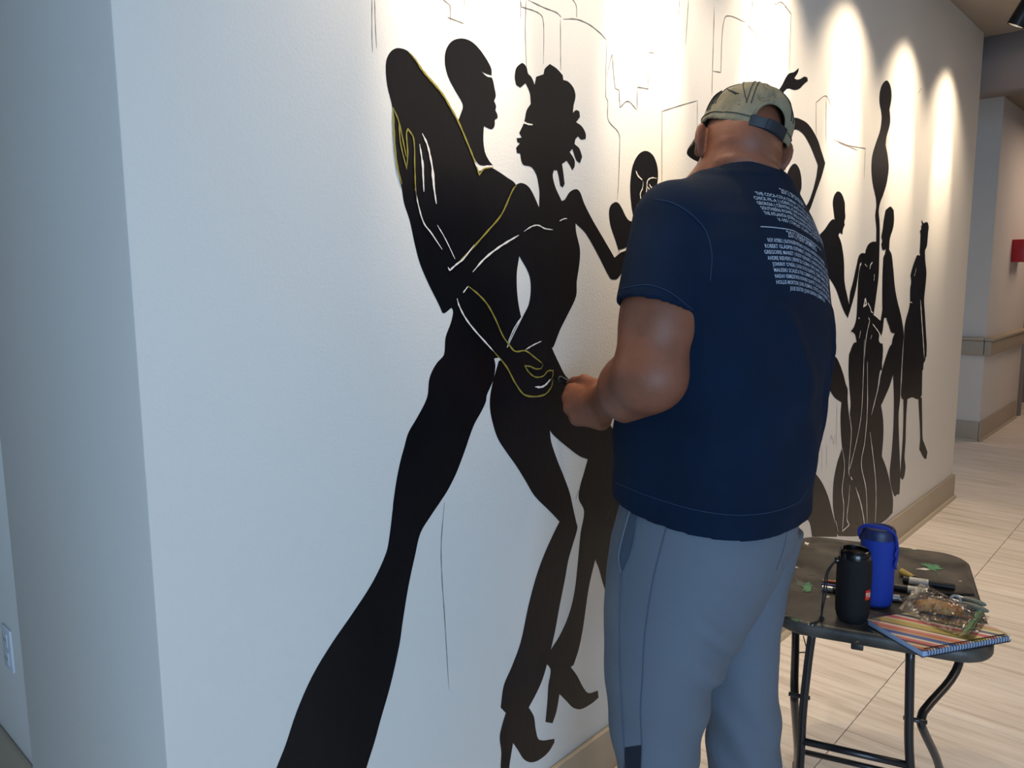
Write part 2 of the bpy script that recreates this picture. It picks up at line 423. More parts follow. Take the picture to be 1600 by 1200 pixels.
man = figure('painted bald man leaning over his partner, raised arm edged in gold',
    (I, [(622.5,75),(612,79),(604,92),(602.5,110),(605,135),(612.5,167),(614,195),(616,230),(620,262),(627.5,295),(631,317),(640,345),(647.5,380),(656,412),(670,445),(685,475),(691,489),(695,489),(705,481),(707,484),(707.5,490),(704,505),(696,527),(694.5,548),(692.5,556),(682.5,567),(674,582),(670,595),(668,617),(662.5,632),(650,655),(637.5,677),(631,700),(625,722),(619,752),(614,787),(613.5,794),(608,839.5),(603,864),(582,909.5),(550.5,958.5),(519,1004),(487.5,1056.5),(463,1112.5),(445.5,1165),(432,1199),(412,1255),(395,1320),(548,1320),(556,1260),(573,1198),(585.5,1158),(594,1126.5),(610,1070.5),(624,1007.5),(629,972.5),(638,916.5),(648.5,867.5),(657,832.5),(673,806),(690.5,780),(700,765),(712.5,740),(725,707.5),(740,665),(752.5,642),(759,627.5),(760.5,617.5),(766,605),(771,592.5),(774,572),(772,560),(784,556),(797,530),(814,495),(810,475),(807.5,450),(807.5,425),(811,401),(817,340),(806,289),(792.5,277.5),(772,264),(764,261),(748,268),(740,250),(730,225),(715,190),(692.5,150),(667.5,120),(647.5,92.5),(637.5,80)]),
    (I, [(720,60),(705,65),(696,80),(695,100),(700,120),(710,140),(720,157),(723,166),(720,177),(715.5,189),(730,222),(742,249),(750,258),(770,258.5),(764,251),(757.5,237.5),(755,217),(756,197),(767.5,202),(772.5,197),(773,187.5),(777.5,184),(777,179),(774,172.5),(775,166),(772,157.5),(774.5,150),(772.5,137.5),(770,125),(768,121),(761,119.5),(752,112),(760,115.5),(768,118),(767.5,107.5),(760,92.5),(747.5,75),(735,64)]),
    (I, [(720,455),(745,475),(765,505),(782,533),(796,545),(818,549),(838,548),(858,566),(866,590),(860,608),(846,619),(820,618),(800,592),(784,562),(768,549),(740,515),(720,480)]))
strokes('gold_line', man, m_gold, [
    (I, [(637,81),(647,91.5),(657,107),(667.5,120),(680,134),(692.5,150),(704,170),(715,190),(730,225),(740,250),(748,273),(755,264),(770,261.5)], 6),
    (I, [(613,168),(614,195),(616,230),(620,262),(627,288)], 6), (I, [(613,168),(622,190),(629,222),(634,246)], 4), (I, [(622,190),(625,225),(634,263)], 4),
    (I, [(634,265),(636,240),(634,210),(636,201),(645,216),(647,260),(648,290),(650,312)], 4.5),
    (I, [(806,289),(800,297),(782.5,335),(760,362),(735,390),(714,411)], 5.5),
    (A2, [(680,787),(740,835),(800,900),(850,990),(905,1110),(975,1195)], 5),
    (A3, [(840,195),(920,290),(980,400),(1040,470),(1155,468),(1200,420),(1212,370)], 5.5), (A3, [(925,145),(975,195),(1040,192),(1100,235),(1145,270)], 5),
    (A3, [(1150,275),(1140,300),(1105,305),(1070,290),(1035,285),(1060,325),(1100,355),(1150,350),(1180,318),(1212,315),(1210,350),(1190,385)], 4.5)])
strokes('white_line', man, m_white, [
    (A1, [(395,835),(425,900),(445,980),(465,1100),(470,1190)], 6), (A1, [(378,900),(392,990),(400,1100),(405,1200)], 5), (A2, [(455,60),(465,150),(483,275)], 6), (A2, [(400,0),(402,100),(405,200)], 4),
    (A2, [(350,180),(370,280),(405,395),(450,455),(520,560)], 4), (A2, [(488,405),(540,495),(600,620)], 3), (A2, [(555,670),(567,690),(605,655),(650,620),(720,530)], 5),
    (A2, [(710,700),(780,620),(860,555),(930,510),(998,470)], 6), (A2, [(650,830),(680,790)], 4), (A2, [(612,865),(625,910),(660,980),(715,1055),(800,1150),(840,1195)], 5),
    (A2, [(1012,985),(970,1050),(930,1140)], 4), (A3, [(1040,185),(1090,155),(1140,132)], 4), (A3, [(1100,417),(1140,418),(1170,400),(1195,370)], 7), (A1, [(722,1015),(745,1045),(800,1040),(838,1038)], 5)])

woman = figure('painted woman with curly hair leaning back in heeled shoes',
    (I, [(814,99),(806,107),(804,122),(806,132.5),(812.5,137),(817.5,133),(821,130),(827.5,145),(829,162.5),(822.5,172.5),(820,185),(819,189),(825,193),(832,195),(824,194.5),(818,193),(816,197.5),(811,207.5),(815,215),(807,216),(808,222),(812,224),(806,231),(807.5,239),(812.5,240),(814,250),(817.5,257.5),(830,261),(837.5,272.5),(841,287.5),(842.5,300),(842,324),(832.5,302.5),(825,291),(815,286),(806,289),(800,297.5),(782.5,335),(760,362),(735,390),(712.5,412.5),(701,422.5),(712,445),(760,412),(811,400),(826,428),(829,450),(826,475),(818,492),(800,528),(792,545),(815,560),(840,575),(884,590),(866,552.5),(862,543),(864.5,542),(875,515),(887.5,490),(900,462.5),(901,440),(905,412.5),(906,390),(900,362.5),(899,349),(915,365),(935,400),(952.5,434),(957.5,437),(965,435),(975,420),(984,407.5),(1010,385),(1000,372),(987.5,381),(966,397.5),(960,402.5),(942.5,372.5),(925,342.5),(912.5,317.5),(906,300),(900,295.5),(890,300),(882,312),(877.5,314),(867.5,292),(863.5,275),(865,266),(870,266),(872.5,275),(875,290),(879,293),(882,287.5),(880,270),(878,256),(885,251),(889.5,257.5),(894,266),(897.5,260),(897.5,250),(890,237.5),(894,232.5),(900,250),(906,255),(909.5,245),(905,232),(897.5,225),(899,217.5),(903,213),(907.5,218),(915,217),(915,209),(909,197.5),(900,191),(906,182.5),(905,174),(900,172),(895,176),(896,165),(899,150),(896,137.5),(887.5,127.5),(880,125),(879,117.5),(870,107.5),(859,100),(851,107.5),(849,116),(837.5,120),(835,132.5),(832.5,125),(829,119),(825,115),(822.5,105),(817.5,99)]),
    (I, [(779,564),(775,577.5),(769,600),(765.5,620),(765.5,640),(770,662.5),(777.5,685),(790,705),(806,727.5),(820,750),(835,775),(859,799),(874,815),(863.5,836),(849.5,867.5),(837,902.5),(825,948),(813,1004),(799,1042.5),(787,1070.5),(782,1105.5),(790,1114),(785,1130),(780.5,1151),(783,1175.5),(782,1200),(786,1236),(795,1236),(795.5,1200),(799,1175.5),(801.5,1161),(809,1172),(818,1186),(828.5,1191),(841,1188),(856.5,1175.5),(866,1160),(866,1154.5),(842.5,1156),(837,1140.5),(834,1119.5),(826,1105.5),(839,1081),(848,1060),(855,1036),(860,1017),(867,986.5),(874,948),(883,902.5),(888,874.5),(895,850),(902,825),(900,815),(896,797.5),(890,770),(880,742.5),(870,717.5),(861,690),(859,672.5),(875,660),(880,620),(870,570),(840,552),(800,556)]),
    (I, [(859,672.5),(870,685),(885,697.5),(905,712.5),(918,717.5),(912.5,737.5),(906,760),(904,779),(912.5,799),(907,832.5),(902,885),(897,927),(888,962),(874,993.5),(860,1016),(853,1036),(860,1047),(856.5,1070.5),(855,1095),(852,1128),(863,1130),(869,1112.5),(874,1084.5),(884.5,1095),(895,1105.5),(907,1108),(923,1100),(935,1090),(934,1079),(919.5,1083),(911,1074),(902,1056.5),(891.5,1042),(896,1039),(904,1014.5),(911,979.5),(919.5,920),(930,874.5),(938,850),(944,820),(958,785),(975,740),(972,705),(945,650),(900,600),(884,588),(866,556),(845,560),(830,600)]))
strokes('white_line', woman, m_white, [(A2, [(1030,447),(1080,415),(1120,408),(1160,428),(1212,436)], 4), (A2, [(1252,382),(1280,368),(1300,366)], 3.5),
    (A1, [(1030,765),(1055,776),(1085,780)], 5), (A6, [(270,775),(320,752),(352,725)], 7), (A6, [(300,885),(318,850),(335,833)], 3)])

figure('painted figure with closed eyes seen above the painter\'s left shoulder',
    (A6, [(435,143),(390,165),(355,230),(340,320),(338,400),(345,480),(355,540),(366,575),(362,572),(340,583),(315,560),(285,500),(265,470),(245,463),(215,485),(205,530),(215,610),(245,700),(264,762),(300,752),(360,715),(420,660),(520,640),(620,600),(560,520),(500,440),(500,400),(512,300),(505,230),(480,170)]))
face = mural.children[-1]
figure('painted lower leg showing left of the painter\'s hip',
    (I, [(1000,600),(975,700),(962,770),(952,800),(943,822),(936,850),(930,875),(936,890),(940,905),(945,922),(975,905),(1000,860),(1030,760),(1060,640)]))
strokes('white_line', face, m_white, [(A6, [(370,268),(383,298),(410,325)], 6), (A6, [(416,335),(412,375),(398,410),(400,440),(428,458),(438,380),(443,330),(470,312),(500,315)], 5), (A6, [(440,365),(460,390),(475,405)], 4), (A6, [(453,350),(465,370),(488,383)], 5), (A6, [(375,482),(398,490),(412,520),(400,535)], 9)])
strokes('gold_line', face, m_gold, [(A6, [(398,495),(380,560),(365,640),(358,690)], 5), (A6, [(264,762),(267,785)], 4), (I, [(967,500),(965,525),(967,545)], 5)])

figure('painted elbow left of the painter\'s cap',
    (ZH, [(405,280),(350,320),(310,380),(285,440),(272,490),(300,520),(420,560),(520,500),(430,400),(413,340)]))
figure('painted raised open hand above the painter\'s cap',
    (ZH, [(960,120),(925,150),(890,160),(865,190),(840,240),(818,275),(780,330),(700,450),(760,500),(850,300),(880,270),(930,280),(965,270),(1000,235),(1025,215),(1022,190),(1000,183),(970,200),(945,205),(928,195),(955,150)]))
figure('painted arm arching down right of the painter\'s cap',
    (Z3, [(80,330),(115,312),(150,318),(190,345),(230,410),(250,470),(268,525),(250,590),(225,660),(200,732),(170,800),(120,900),(40,960),(90,840),(185,715),(210,650),(225,590),(233,535),(220,500),(195,440),(165,390),(130,367),(85,385)]))
figure('painted oval head half hidden by the painter\'s neck',
    (Z3, [(122,527),(95,558),(83,605),(85,660),(60,800),(-60,900),(60,1000),(160,800),(150,668),(156,640),(155,590),(143,545)]))

figure('painted man in profile with bent elbow beside the painter\'s right shoulder',
    (Z3, [(325,657),(308,680),(303,710),(307,750),(312,790),(302,788),(285,805),(265,835),(220,880),(215,960),(270,1040),(315,1110),(340,1180),(358,1225),(374,1252),(384,1205),(372,1152),(358,1080),(355,980),(343,900),(329,863),(335,850),(348,858),(351,835),(359,815),(357,800),(362,775),(360,750),(359,710),(345,670)]))
figure('painted slim leg right of the painter\'s hip',
    (ZB, [(180,70),(205,110),(230,180),(245,240),(257,275),(257,340),(265,430),(276,520),(275,580),(268,680),(262,770),(266,860),(258,980),(250,1080),(264,1118),(222,1158),(228,1000),(218,900),(232,760),(222,640),(215,560),(212,440),(218,355),(175,325),(140,270),(112,205),(60,160),(60,60)]))
figure('painted hip at the painter\'s right side',
    (ZB, [(60,180),(90,270),(105,330),(122,420),(105,500),(65,630),(20,770),(-40,860),(-120,700),(-80,400)]))
figure('painted rounded skirt hem behind the table',
    (ZB, [(-60,800),(18,775),(80,830),(130,930),(160,1040),(190,1165),(190,1195),(35,1195),(20,1110),(-10,1060)]))

figure('painted body continuing behind the painter',
    (I, [(1112,172),(1128,157),(1150,200),(1190,318),(1232,328),(1258,332),(1242,420),(1228,520),(1250,600),(1268,690),(1262,800),(1150,880),(1120,820),(1160,700),(1150,560),(1130,450),(1150,345),(1125,215)]))
figure('painted torso continuing behind the painter\'s left arm',
    (I, [(1004,365),(1060,352),(1078,440),(1066,540),(1040,640),(1004,650),(1010,560),(1008,470)]))
tall = figure('painted dancer stretching one vase-shaped arm high up the wall',
    (Z3, [(555,137),(535,155),(524,190),(522,240),(530,285),(532,320),(525,370),(505,430),(488,490),(484,550),(490,620),(503,680),(507,720),(502,770),(507,830),(506,893),(490,893),(470,905),(458,930),(455,948),(438,947),(425,960),(415,1000),(400,1070),(382,1145),(380,1230),(410,1120),(425,1030),(430,995),(438,988),(432,1030),(424,1060),(419,1150),(417,1230),(470,1260),(495,1230),(510,1120),(518,1050),(521,950),(523,870),(522,800),(518,750),(525,710),(540,670),(555,620),(565,550),(560,490),(550,440),(555,400),(570,345),(572,310),(568,275),(577,230),(578,190),(570,155)]),
    (ZA, [(320,390),(295,410),(283,470),(275,560),(270,680),(265,800),(258,870),(240,930),(212,972),(230,978),(250,1000),(262,1060),(262,1120),(250,1170),(235,1185),(215,1170),(203,1155),(200,1200),(205,1300),(480,1300),(480,1200),(488,1140),(485,1075),(465,1070),(452,1050),(455,1000),(430,930),(395,850),(402,820),(415,720),(425,640),(440,540),(430,430)]),
    (ZB, [(265,55),(262,150),(268,270),(275,360),(270,440),(278,540),(270,660),(263,760),(270,830),(222,640),(190,740),(168,860),(165,1000),(172,1060),(190,1165),(200,1190),(380,1180),(435,1130),(500,1085),(537,1045),(540,960),(520,850),(500,770),(470,690),(480,560),(478,460),(465,370),(405,430),(420,360),(440,280),(455,180),(475,80),(475,0),(300,-20)]))
strokes('white_line', tall, m_white, [(ZB, [(360,-40),(352,200),(340,430),(310,600),(270,760),(262,775)], 7), (ZB, [(378,100),(378,400),(362,600),(340,735),(370,900),(378,1150)], 9), (ZB, [(395,540),(415,700),(430,850),(432,1000),(425,1130)], 9),
    (ZB, [(270,440),(278,540),(268,680),(262,770),(265,810)], 7), (ZB, [(274,820),(284,840)], 9), (ZB, [(305,885),(335,980),(355,1080),(362,1150)], 11), (ZB, [(222,640),(235,760),(220,900),(230,1000),(222,1160),(265,1120),(250,1080),(262,960),(268,870)], 8),
    (ZB, [(180,1090),(195,1165)], 4), (ZA, [(360,848),(372,880),(345,1000),(325,1200)], 7), (ZA, [(395,905),(430,950),(465,1000)], 7), (ZA, [(325,720),(335,690),(345,740),(318,757),(332,715)], 12), (ZA, [(355,725),(365,745),(378,770),(385,800),(400,812)], 8),
    (ZA, [(278,850),(283,865)], 8), (ZA, [(295,960),(282,1030)], 5), (ZA, [(390,1000),(380,1035)], 4), (ZA, [(330,395),(350,420)], 4), (ZA, [(395,380),(378,405),(372,440)], 9), (ZA, [(412,480),(408,540)], 5)])

prof = figure('painted slender figure in profile facing left, arm bent at the waist',
    (Z3, [(573,728),(550,745),(542,790),(537,830),(530,870),(535,888),(530,905),(535,930),(546,932),(551,925),(548,945),(540,965),(536,1050),(535,1190),(537,1250),(600,1250),(605,1190),(590,1080),(580,960),(567,930),(570,880),(585,830),(590,790),(588,745)]),
    (ZA, [(485,420),(492,600),(485,760),(467,880),(400,825),(350,800),(350,850),(395,905),(440,960),(473,1008),(485,960),(495,870),(505,805),(520,870),(540,930),(560,980),(588,985),(570,1030),(560,1090),(540,1150),(520,1200),(500,1290),(640,1290),(650,1200),(660,1100),(665,1000),(660,940),(640,830),(610,710),(590,600),(575,430)]),
    (ZB, [(528,-5),(490,90),(460,200),(440,290),(405,430),(420,420),(465,372),(490,320),(520,250),(540,180),(545,300),(545,430),(540,560),(530,690),(520,790),(525,860),(540,920),(552,942),(566,930),(580,930),(585,830),(583,720),(578,600),(575,430),(585,330),(590,200),(603,0)]))
strokes('white_line', prof, m_white, [(ZB, [(403,435),(440,290),(457,210)], 9), (ZB, [(605,-40),(598,60),(590,200),(584,330)], 6)])
dress = figure('painted woman in a short dress, smallest figure at the right end',
    (ZA, [(815,18),(822,65),(812,70),(815,95),(800,120),(808,130),(805,220),(800,300),(804,312),(800,325),(780,320),(765,350),(740,420),(722,490),(728,550),(720,600),(718,715),(705,790),(685,860),(672,930),(668,1000),(662,1200),(662,1300),(830,1300),(836,1195),(858,1185),(860,1080),(855,1000),(845,820),(838,700),(850,580),(858,470),(848,370),(845,280),(862,240),(870,150),(878,80),(870,45),(850,38),(835,48)]),
    (ZB, [(608,-40),(600,100),(595,220),(589,300),(595,330),(615,340),(640,330),(660,323),(690,335),(705,330),(720,310),(724,120),(728,-40)]),
    (ZB, [(724,125),(742,90),(750,20),(735,0),(740,70),(728,95)]),
    (ZB, [(605,330),(630,330),(622,450),(618,600),(612,700),(618,760),(610,820),(598,838),(585,820),(590,740),(600,600),(605,450)]),
    (ZB, [(698,325),(720,325),(722,450),(725,580),(735,610),(755,665),(748,708),(735,705),(705,650),(710,580),(705,450)]))
strokes('white_line', dress, m_white, [(ZA, [(806,705),(812,800),(822,950),(832,1100),(838,1190)], 14), (ZA, [(716,718),(735,726)], 5), (ZA, [(770,430),(752,500)], 4)])

strokes('pencil_line', mural, m_pencil, [
    (I, [(581,-10),(581,50),(582,82)]), (I, [(585,-10),(586.5,45),(588.5,76)]), (I, [(690,-2),(703,8),(703.5,33)], 2.4), (I, [(699,27),(725,37)], 2.6), (I, [(726,-5),(725,10)]),
    (I, [(812,-5),(815,11),(822,13),(838,18.5),(847,26),(849.5,45),(849,100)], 2.4), (I, [(813,0),(813.5,30)]), (I, [(822,-5),(820.5,50),(822.5,105)], 2.2),
    (I, [(825,0),(850,12),(870,20),(877,27)], 2.4), (I, [(875.5,30),(876,110)], 2.2), (I, [(892,-4),(900,8),(901,28)], 2.2), (I, [(880,30),(900,30),(920,38),(938,52),(947,62)], 2.6),
    (I, [(948,62),(946,150),(949.5,158),(950,187),(965,205),(968,215),(966,290),(964,312)], 2.4), (I, [(948,120),(951,105),(956,84),(959,120),(961,138),(967,141),(968.5,168),(981,158),(995,172),(996,136),(1013,139),(1011.5,110)], 2.4),
    (I, [(1013,82),(1023,83)]), (I, [(1034,330),(1034,174),(1062,165),(1090,157)], 2.4), (I, [(1089.5,157),(1089,215)]), (I, [(1076,-5),(1073,40),(1071,70)], 2.4), (I, [(1062,-5),(1060,25)]),
    (I, [(1116,10),(1114,80),(1112,150)], 3), (I, [(1114,111),(1126,113),(1129,45),(1135,25),(1165,35)], 3), (I, [(1167,38),(1188,62)], 2.6), (I, [(1176,-5),(1173,40)], 2.6), (I, [(1199.5,-5),(1197,45)], 2.6),
    (I, [(1206,3),(1212,7),(1220,3),(1228,11),(1236,22),(1233,110)], 3), (I, [(1231,145),(1228,200),(1227,290)], 3), (I, [(1275,225),(1275,160),(1291,150),(1299,168)], 3), (I, [(1291,150),(1290,225)], 2.6),
    (I, [(1302,218),(1325,227),(1352,232),(1350,280)], 3), (I, [(1310,222),(1340,235)], 2.6), (I, [(1440,137),(1434,146)], 3),
    (I, [(694,785),(689,850),(690,900),(694,960),(701,1077)], 2.2), (I, [(904,765),(899,780)], 1.6),
    (ZB, [(190,360),(185,640)], 2.4), (ZB, [(145,600),(155,560),(170,620),(178,550)], 2.4), (ZB, [(95,620),(95,790)], 2.2), (ZB, [(57,650),(60,740)], 2.2), (ZB, [(125,620),(126,760)], 2)], w=1.8, off=.00025, wk=1)

# ------------------------------------------------------------------ sculpting: signed distance fields turned into one surface (surface nets)
class Vol:
    def __init__(s, lo, hi, h):
        s.lo = np.array(lo, float); s.h = h; s.n = np.ceil((np.array(hi) - s.lo) / h).astype(int) + 1
        s.ax = [s.lo[i] + h * np.arange(s.n[i]) for i in range(3)]
        s.F = np.full(s.n, 1.0, np.float32)
    def sub(s, lo, hi):
        a = [int(max(0, math.floor((lo[i] - s.lo[i]) / s.h))) for i in range(3)]
        b = [int(min(s.n[i], math.ceil((hi[i] - s.lo[i]) / s.h) + 1)) for i in range(3)]
        sl = tuple(slice(a[i], b[i]) for i in range(3))
        X, Y, Z = np.meshgrid(*[s.ax[i][sl[i]] for i in range(3)], indexing='ij', sparse=True)
        return sl, X, Y, Z
    def op(s, fn, lo, hi, how='add', k=.01):
        sl, X, Y, Z = s.sub(lo, hi)
        if any(q.stop <= q.start for q in sl): return
        d = fn(X, Y, Z).astype(np.float32); f = s.F[sl]
        if how == 'add':
            hh = np.clip(.5 + .5 * (f - d) / k, 0, 1); s.F[sl] = f * (1 - hh) + d * hh - k * hh * (1 - hh)
        elif how == 'cut':
            d = -d; hh = np.clip(.5 - .5 * (f - d) / k, 0, 1); s.F[sl] = f * (1 - hh) + d * hh + k * hh * (1 - hh)
    def cap(s, a, b, ra, rb, k=.01, how='add', sq=None):
        a, b = np.array(a, float), np.array(b, float); m = max(ra, rb) + 3 * k + .01
        def fn(X, Y, Z):
            d = b - a; L = d @ d + 1e-12
            t = np.clip(((X - a[0]) * d[0] + (Y - a[1]) * d[1] + (Z - a[2]) * d[2]) / L, 0, 1)
            return np.sqrt((X - a[0] - t * d[0]) ** 2 + (Y - a[1] - t * d[1]) ** 2 + (Z - a[2] - t * d[2]) ** 2) - (ra + (rb - ra) * t)
        s.op(fn, np.minimum(a, b) - m, np.maximum(a, b) + m, how, k)
    def ell(s, c, r, A=np.eye(3), k=.01, how='add'):
        c = np.array(c, float); m = max(r) + 3 * k + .01
        s.op(lambda X, Y, Z: ell_sdf(X, Y, Z, c, r, A), c - m, c + m, how, k)
    def mesh(s):
        F = s.F; n = F.shape; ins = F < 0
        c = [slice(0, -1), slice(1, None)]
        tot = np.zeros((n[0] - 1, n[1] - 1, n[2] - 1), np.int8)
        for i in (0, 1):
            for j in (0, 1):
                for k in (0, 1): tot += ins[c[i], c[j], c[k]]
        act = np.argwhere((tot > 0) & (tot < 8)); idx = np.full(tot.shape, -1, np.int64); idx[tuple(act.T)] = np.arange(len(act))
        pos = np.zeros((len(act), 3)); cnt = np.zeros(len(act))
        cor = [(i, j, k) for i in (0, 1) for j in (0, 1) for k in (0, 1)]
        val = {q: F[act[:, 0] + q[0], act[:, 1] + q[1], act[:, 2] + q[2]].astype(float) for q in cor}
        for q in cor:
            for a in range(3):
                if q[a]: continue
                q2 = list(q); q2[a] = 1; q2 = tuple(q2); f0, f1 = val[q], val[q2]; cr = (f0 < 0) != (f1 < 0)
                t = np.where(cr, f0 / np.where(cr, f0 - f1, 1), 0); p = np.tile(np.array(q, float), (len(act), 1)); p[:, a] = t
                pos[cr] += p[cr]; cnt[cr] += 1
        V = s.lo + (act + pos / cnt[:, None]) * s.h
        Q = []
        for a in range(3):
            b, d = (a + 1) % 3, (a + 2) % 3
            s0 = [slice(None)] * 3; s1 = [slice(None)] * 3; s0[a] = slice(0, -1); s1[a] = slice(1, None)
            A_, B_ = ins[tuple(s0)], ins[tuple(s1)]; e = np.argwhere(A_ != B_)
            e = e[(e[:, b] > 0) & (e[:, d] > 0) & (e[:, b] < n[b] - 1) & (e[:, d] < n[d] - 1)]
            fl = A_[tuple(e.T)]
            o = []
            for db, dd in ((-1, -1), (0, -1), (0, 0), (-1, 0)):
                x = e.copy(); x[:, b] += db; x[:, d] += dd; o.append(idx[tuple(x.T)])
            q = np.stack(o, 1); q[~fl] = q[~fl][:, ::-1]; Q.append(q)
        return V, np.concatenate(Q)

def ell_sdf(X, Y, Z, c, r, A):
    d = [X - c[0], Y - c[1], Z - c[2]]; q = [d[0] * A[i][0] + d[1] * A[i][1] + d[2] * A[i][2] for i in range(3)]
    k0 = np.sqrt(sum((q[i] / r[i]) ** 2 for i in range(3))); k1 = np.sqrt(sum((q[i] / r[i] ** 2) ** 2 for i in range(3))) + 1e-9
    return k0 * (k0 - 1) / k1

def npmesh(name, V, Q, m, parent=None, relax=1):
    if relax:
        n = len(V); E = np.concatenate([Q[:, [0, 1]], Q[:, [1, 2]], Q[:, [2, 3]], Q[:, [3, 0]]])
        for _ in range(relax):
            acc = np.zeros_like(V); ct = np.zeros(n)
            for c in range(3): acc[:, c] = np.bincount(E[:, 0], V[E[:, 1], c], n) + np.bincount(E[:, 1], V[E[:, 0], c], n)
            ct = np.bincount(E[:, 0], minlength=n) + np.bincount(E[:, 1], minlength=n)
            V = V * .5 + .5 * acc / np.maximum(ct, 1)[:, None]
    me = bpy.data.meshes.new(name); me.vertices.add(len(V)); me.vertices.foreach_set('co', V.astype(np.float32).ravel())
    me.loops.add(Q.size); me.loops.foreach_set('vertex_index', Q.astype(np.int32).ravel())
    me.polygons.add(len(Q)); me.polygons.foreach_set('loop_start', np.arange(0, Q.size, 4, dtype=np.int32))
    me.update(calc_edges=True); me.validate()
    return link(name, me, m, parent, smooth=True)

def nrm(v): v = np.array(v, float); return v / np.linalg.norm(v)

# ------------------------------------------------------------------ the painter
PHI = math.radians(92)
BF = np.array([math.cos(PHI), math.sin(PHI), 0]); BL = np.array([-BF[1], BF[0], 0]); UP = np.array([0, 0, 1.0])
RV = nrm([ROT[0][0], ROT[0][1], 0])
m_skin = mat('brown_skin', '7C4E3A', rough=.5, var=.10, vscale=28, bump=.08, bscale=260, spec=.35)
m_shirt = mat('navy_jersey', '05192F', rough=.88, var=.16, vscale=9, bump=.12, bscale=700, spec=.18)
m_hem = mat('navy_stitching', '16304C', rough=.9)
m_print = mat('pale_blue_print', 'A3B4C8', rough=.7, var=.12, vscale=60)
m_pants = mat('slate_blue_sport_cloth', '5F6975', rough=.75, var=.05, vscale=5, bump=.10, bscale=420, spec=.3)
m_seam = mat('slate_seam', '465365', rough=.85)
m_gusset = mat('navy_gusset', '0C1524', rough=.85)
m_cap = mat('faded_olive_denim', '8B8770', rough=.92, var=.22, vscale=22, bump=.25, bscale=420, col2='6D6956')
m_stitch = mat('dark_cap_stitch', '2C2F30', rough=.9)
m_strap = mat('dark_teal_cap_strap', '0F1A24', rough=.5)
m_shoe_l = mat('dark_sneaker', '1D2026', rough=.6); m_sole = mat('sneaker_sole', 'C9C6C0', rough=.6)

# outline of the man in the photograph (row: left, right), turned into horizontal sections of real size at their depth
OUT_T = [(285,1082,1240),(300,1062,1253),(320,1040,1270),(345,1022,1287),(380,1010,1303),(430,1004,1313),(480,1000,1313),(540,992,1306),(600,975,1289),(655,961,1277),(700,959,1270),(765,961,1265),(820,958,1262)]
def section(rows, d, rho, z):
    rows = np.array(rows, float)
    y = 430.
    for _ in range(12):
        xl, xr = np.interp(y, rows[:, 0], rows[:, 1]), np.interp(y, rows[:, 0], rows[:, 2]); c = P((xl + xr) / 2, y, d); y -= (z - c[2]) * FPX / d * 1.0 * -1 * -1 if False else (z - c[2]) * FPX / d
    w = (xr - xl) / 2 / FPX * d
    a = w / math.sqrt((BL @ RV) ** 2 + (rho * (BF @ RV)) ** 2)
    return [z, c[0], c[1], a, a * rho]
DT = 1.60
SHIRT = [section(OUT_T, DT + dd, rho, z) for z, dd, rho in ((.90, .01, .80), (.97, .0, .82), (1.05, 0, .85), (1.13, 0, .84), (1.22, 0, .78), (1.30, 0, .68), (1.38, 0, .60), (1.45, 0, .56), (1.51, 0, .55), (1.56, 0, .56), (1.60, 0, .60), (1.635, 0, .66))]
SHIRT = np.array(SHIRT)
def loft(T, e=2.25):
    z0 = T[:, 0]
    def fn(X, Y, Z):
        zz = Z; g = [np.interp(zz, z0, T[:, i]) for i in range(1, 5)]
        u = ((X - g[0]) * BL[0] + (Y - g[1]) * BL[1]) / g[2]; v = ((X - g[0]) * BF[0] + (Y - g[1]) * BF[1]) / g[3]
        q = (np.abs(u) ** e + np.abs(v) ** e + 1e-9) ** (1 / e)
        d = (q - 1) * np.minimum(g[2], g[3])
        return np.maximum(d, np.maximum(Z - z0[-1], z0[0] - Z))
    return fn
SH_L = P(1052, 352, 1.475); SL_L = P(1026, 487, 1.435)
T_top = SHIRT[-2][1:3]
SH_R = np.array([SHIRT[8][1], SHIRT[8][2], 1.53]) - BL * .175 + BF * .02
SL_R = SH_R + BF * .10 - BL * .012 - UP * .20
NECK = P(1152, 285, 1.585)
def folds(X, Y, Z):
    """shallow draping folds of the loose jersey"""
    u = (X - 1.5) * BL[0] + (Y - .75) * BL[1]
    f = 0
    for (u0, z0, u1, z1, w, a) in ((-.10, 1.36, -.135, 1.00, .011, .0065), (-.055, 1.30, -.085, .98, .012, .0045), (-.135, 1.38, -.175, 1.06, .010, .006), (.10, 1.28, .02, 1.02, .03, .004), (.13, 1.40, .06, 1.22, .02, .005), (.02, 1.62, .10, 1.42, .02, .003)):
        t = np.clip((Z - z0) / (z1 - z0), 0, 1); du = u - (u0 + (u1 - u0) * t); w2 = w * (1 + t)
        f = f + a * np.exp(-(du / w2) ** 2) * np.clip(4 * t * (1 - t) + .2, 0, 1) * (t > 0) * (t < 1)
    return 2.0 * f - .002 * np.sin(Z * 38 + u * 22) * np.clip((1.45 - Z) / .2, 0, 1)
HEMC = np.array([SHIRT[0][1], SHIRT[0][2]])
def hemz(X, Y):      # hem hangs lower at the back
    v = (X - HEMC[0]) * BF[0] + (Y - HEMC[1]) * BF[1]
    return .992 + .12 * v
lo = np.array([SHIRT[:, 1].min() - .36, SHIRT[:, 2].min() - .33, .88]); hi = np.array([SHIRT[:, 1].max() + .36, SHIRT[:, 2].max() + .36, 1.72])
V = Vol(lo, hi, .0048)
V.op(lambda X, Y, Z: loft(SHIRT)(X, Y, Z) - folds(X, Y, Z), lo, hi, 'add', .001)
V.cap(np.array([SHIRT[-2][1], SHIRT[-2][2], 1.585]) + BL * .05, SH_L + UP * .02 - BF * 0, .065, .062, .05)
V.cap(np.array([SHIRT[-2][1], SHIRT[-2][2], 1.585]) - BL * .05, SH_R + UP * .02, .065, .062, .05)
V.cap(SH_L, SL_L, .078, .077, .014)
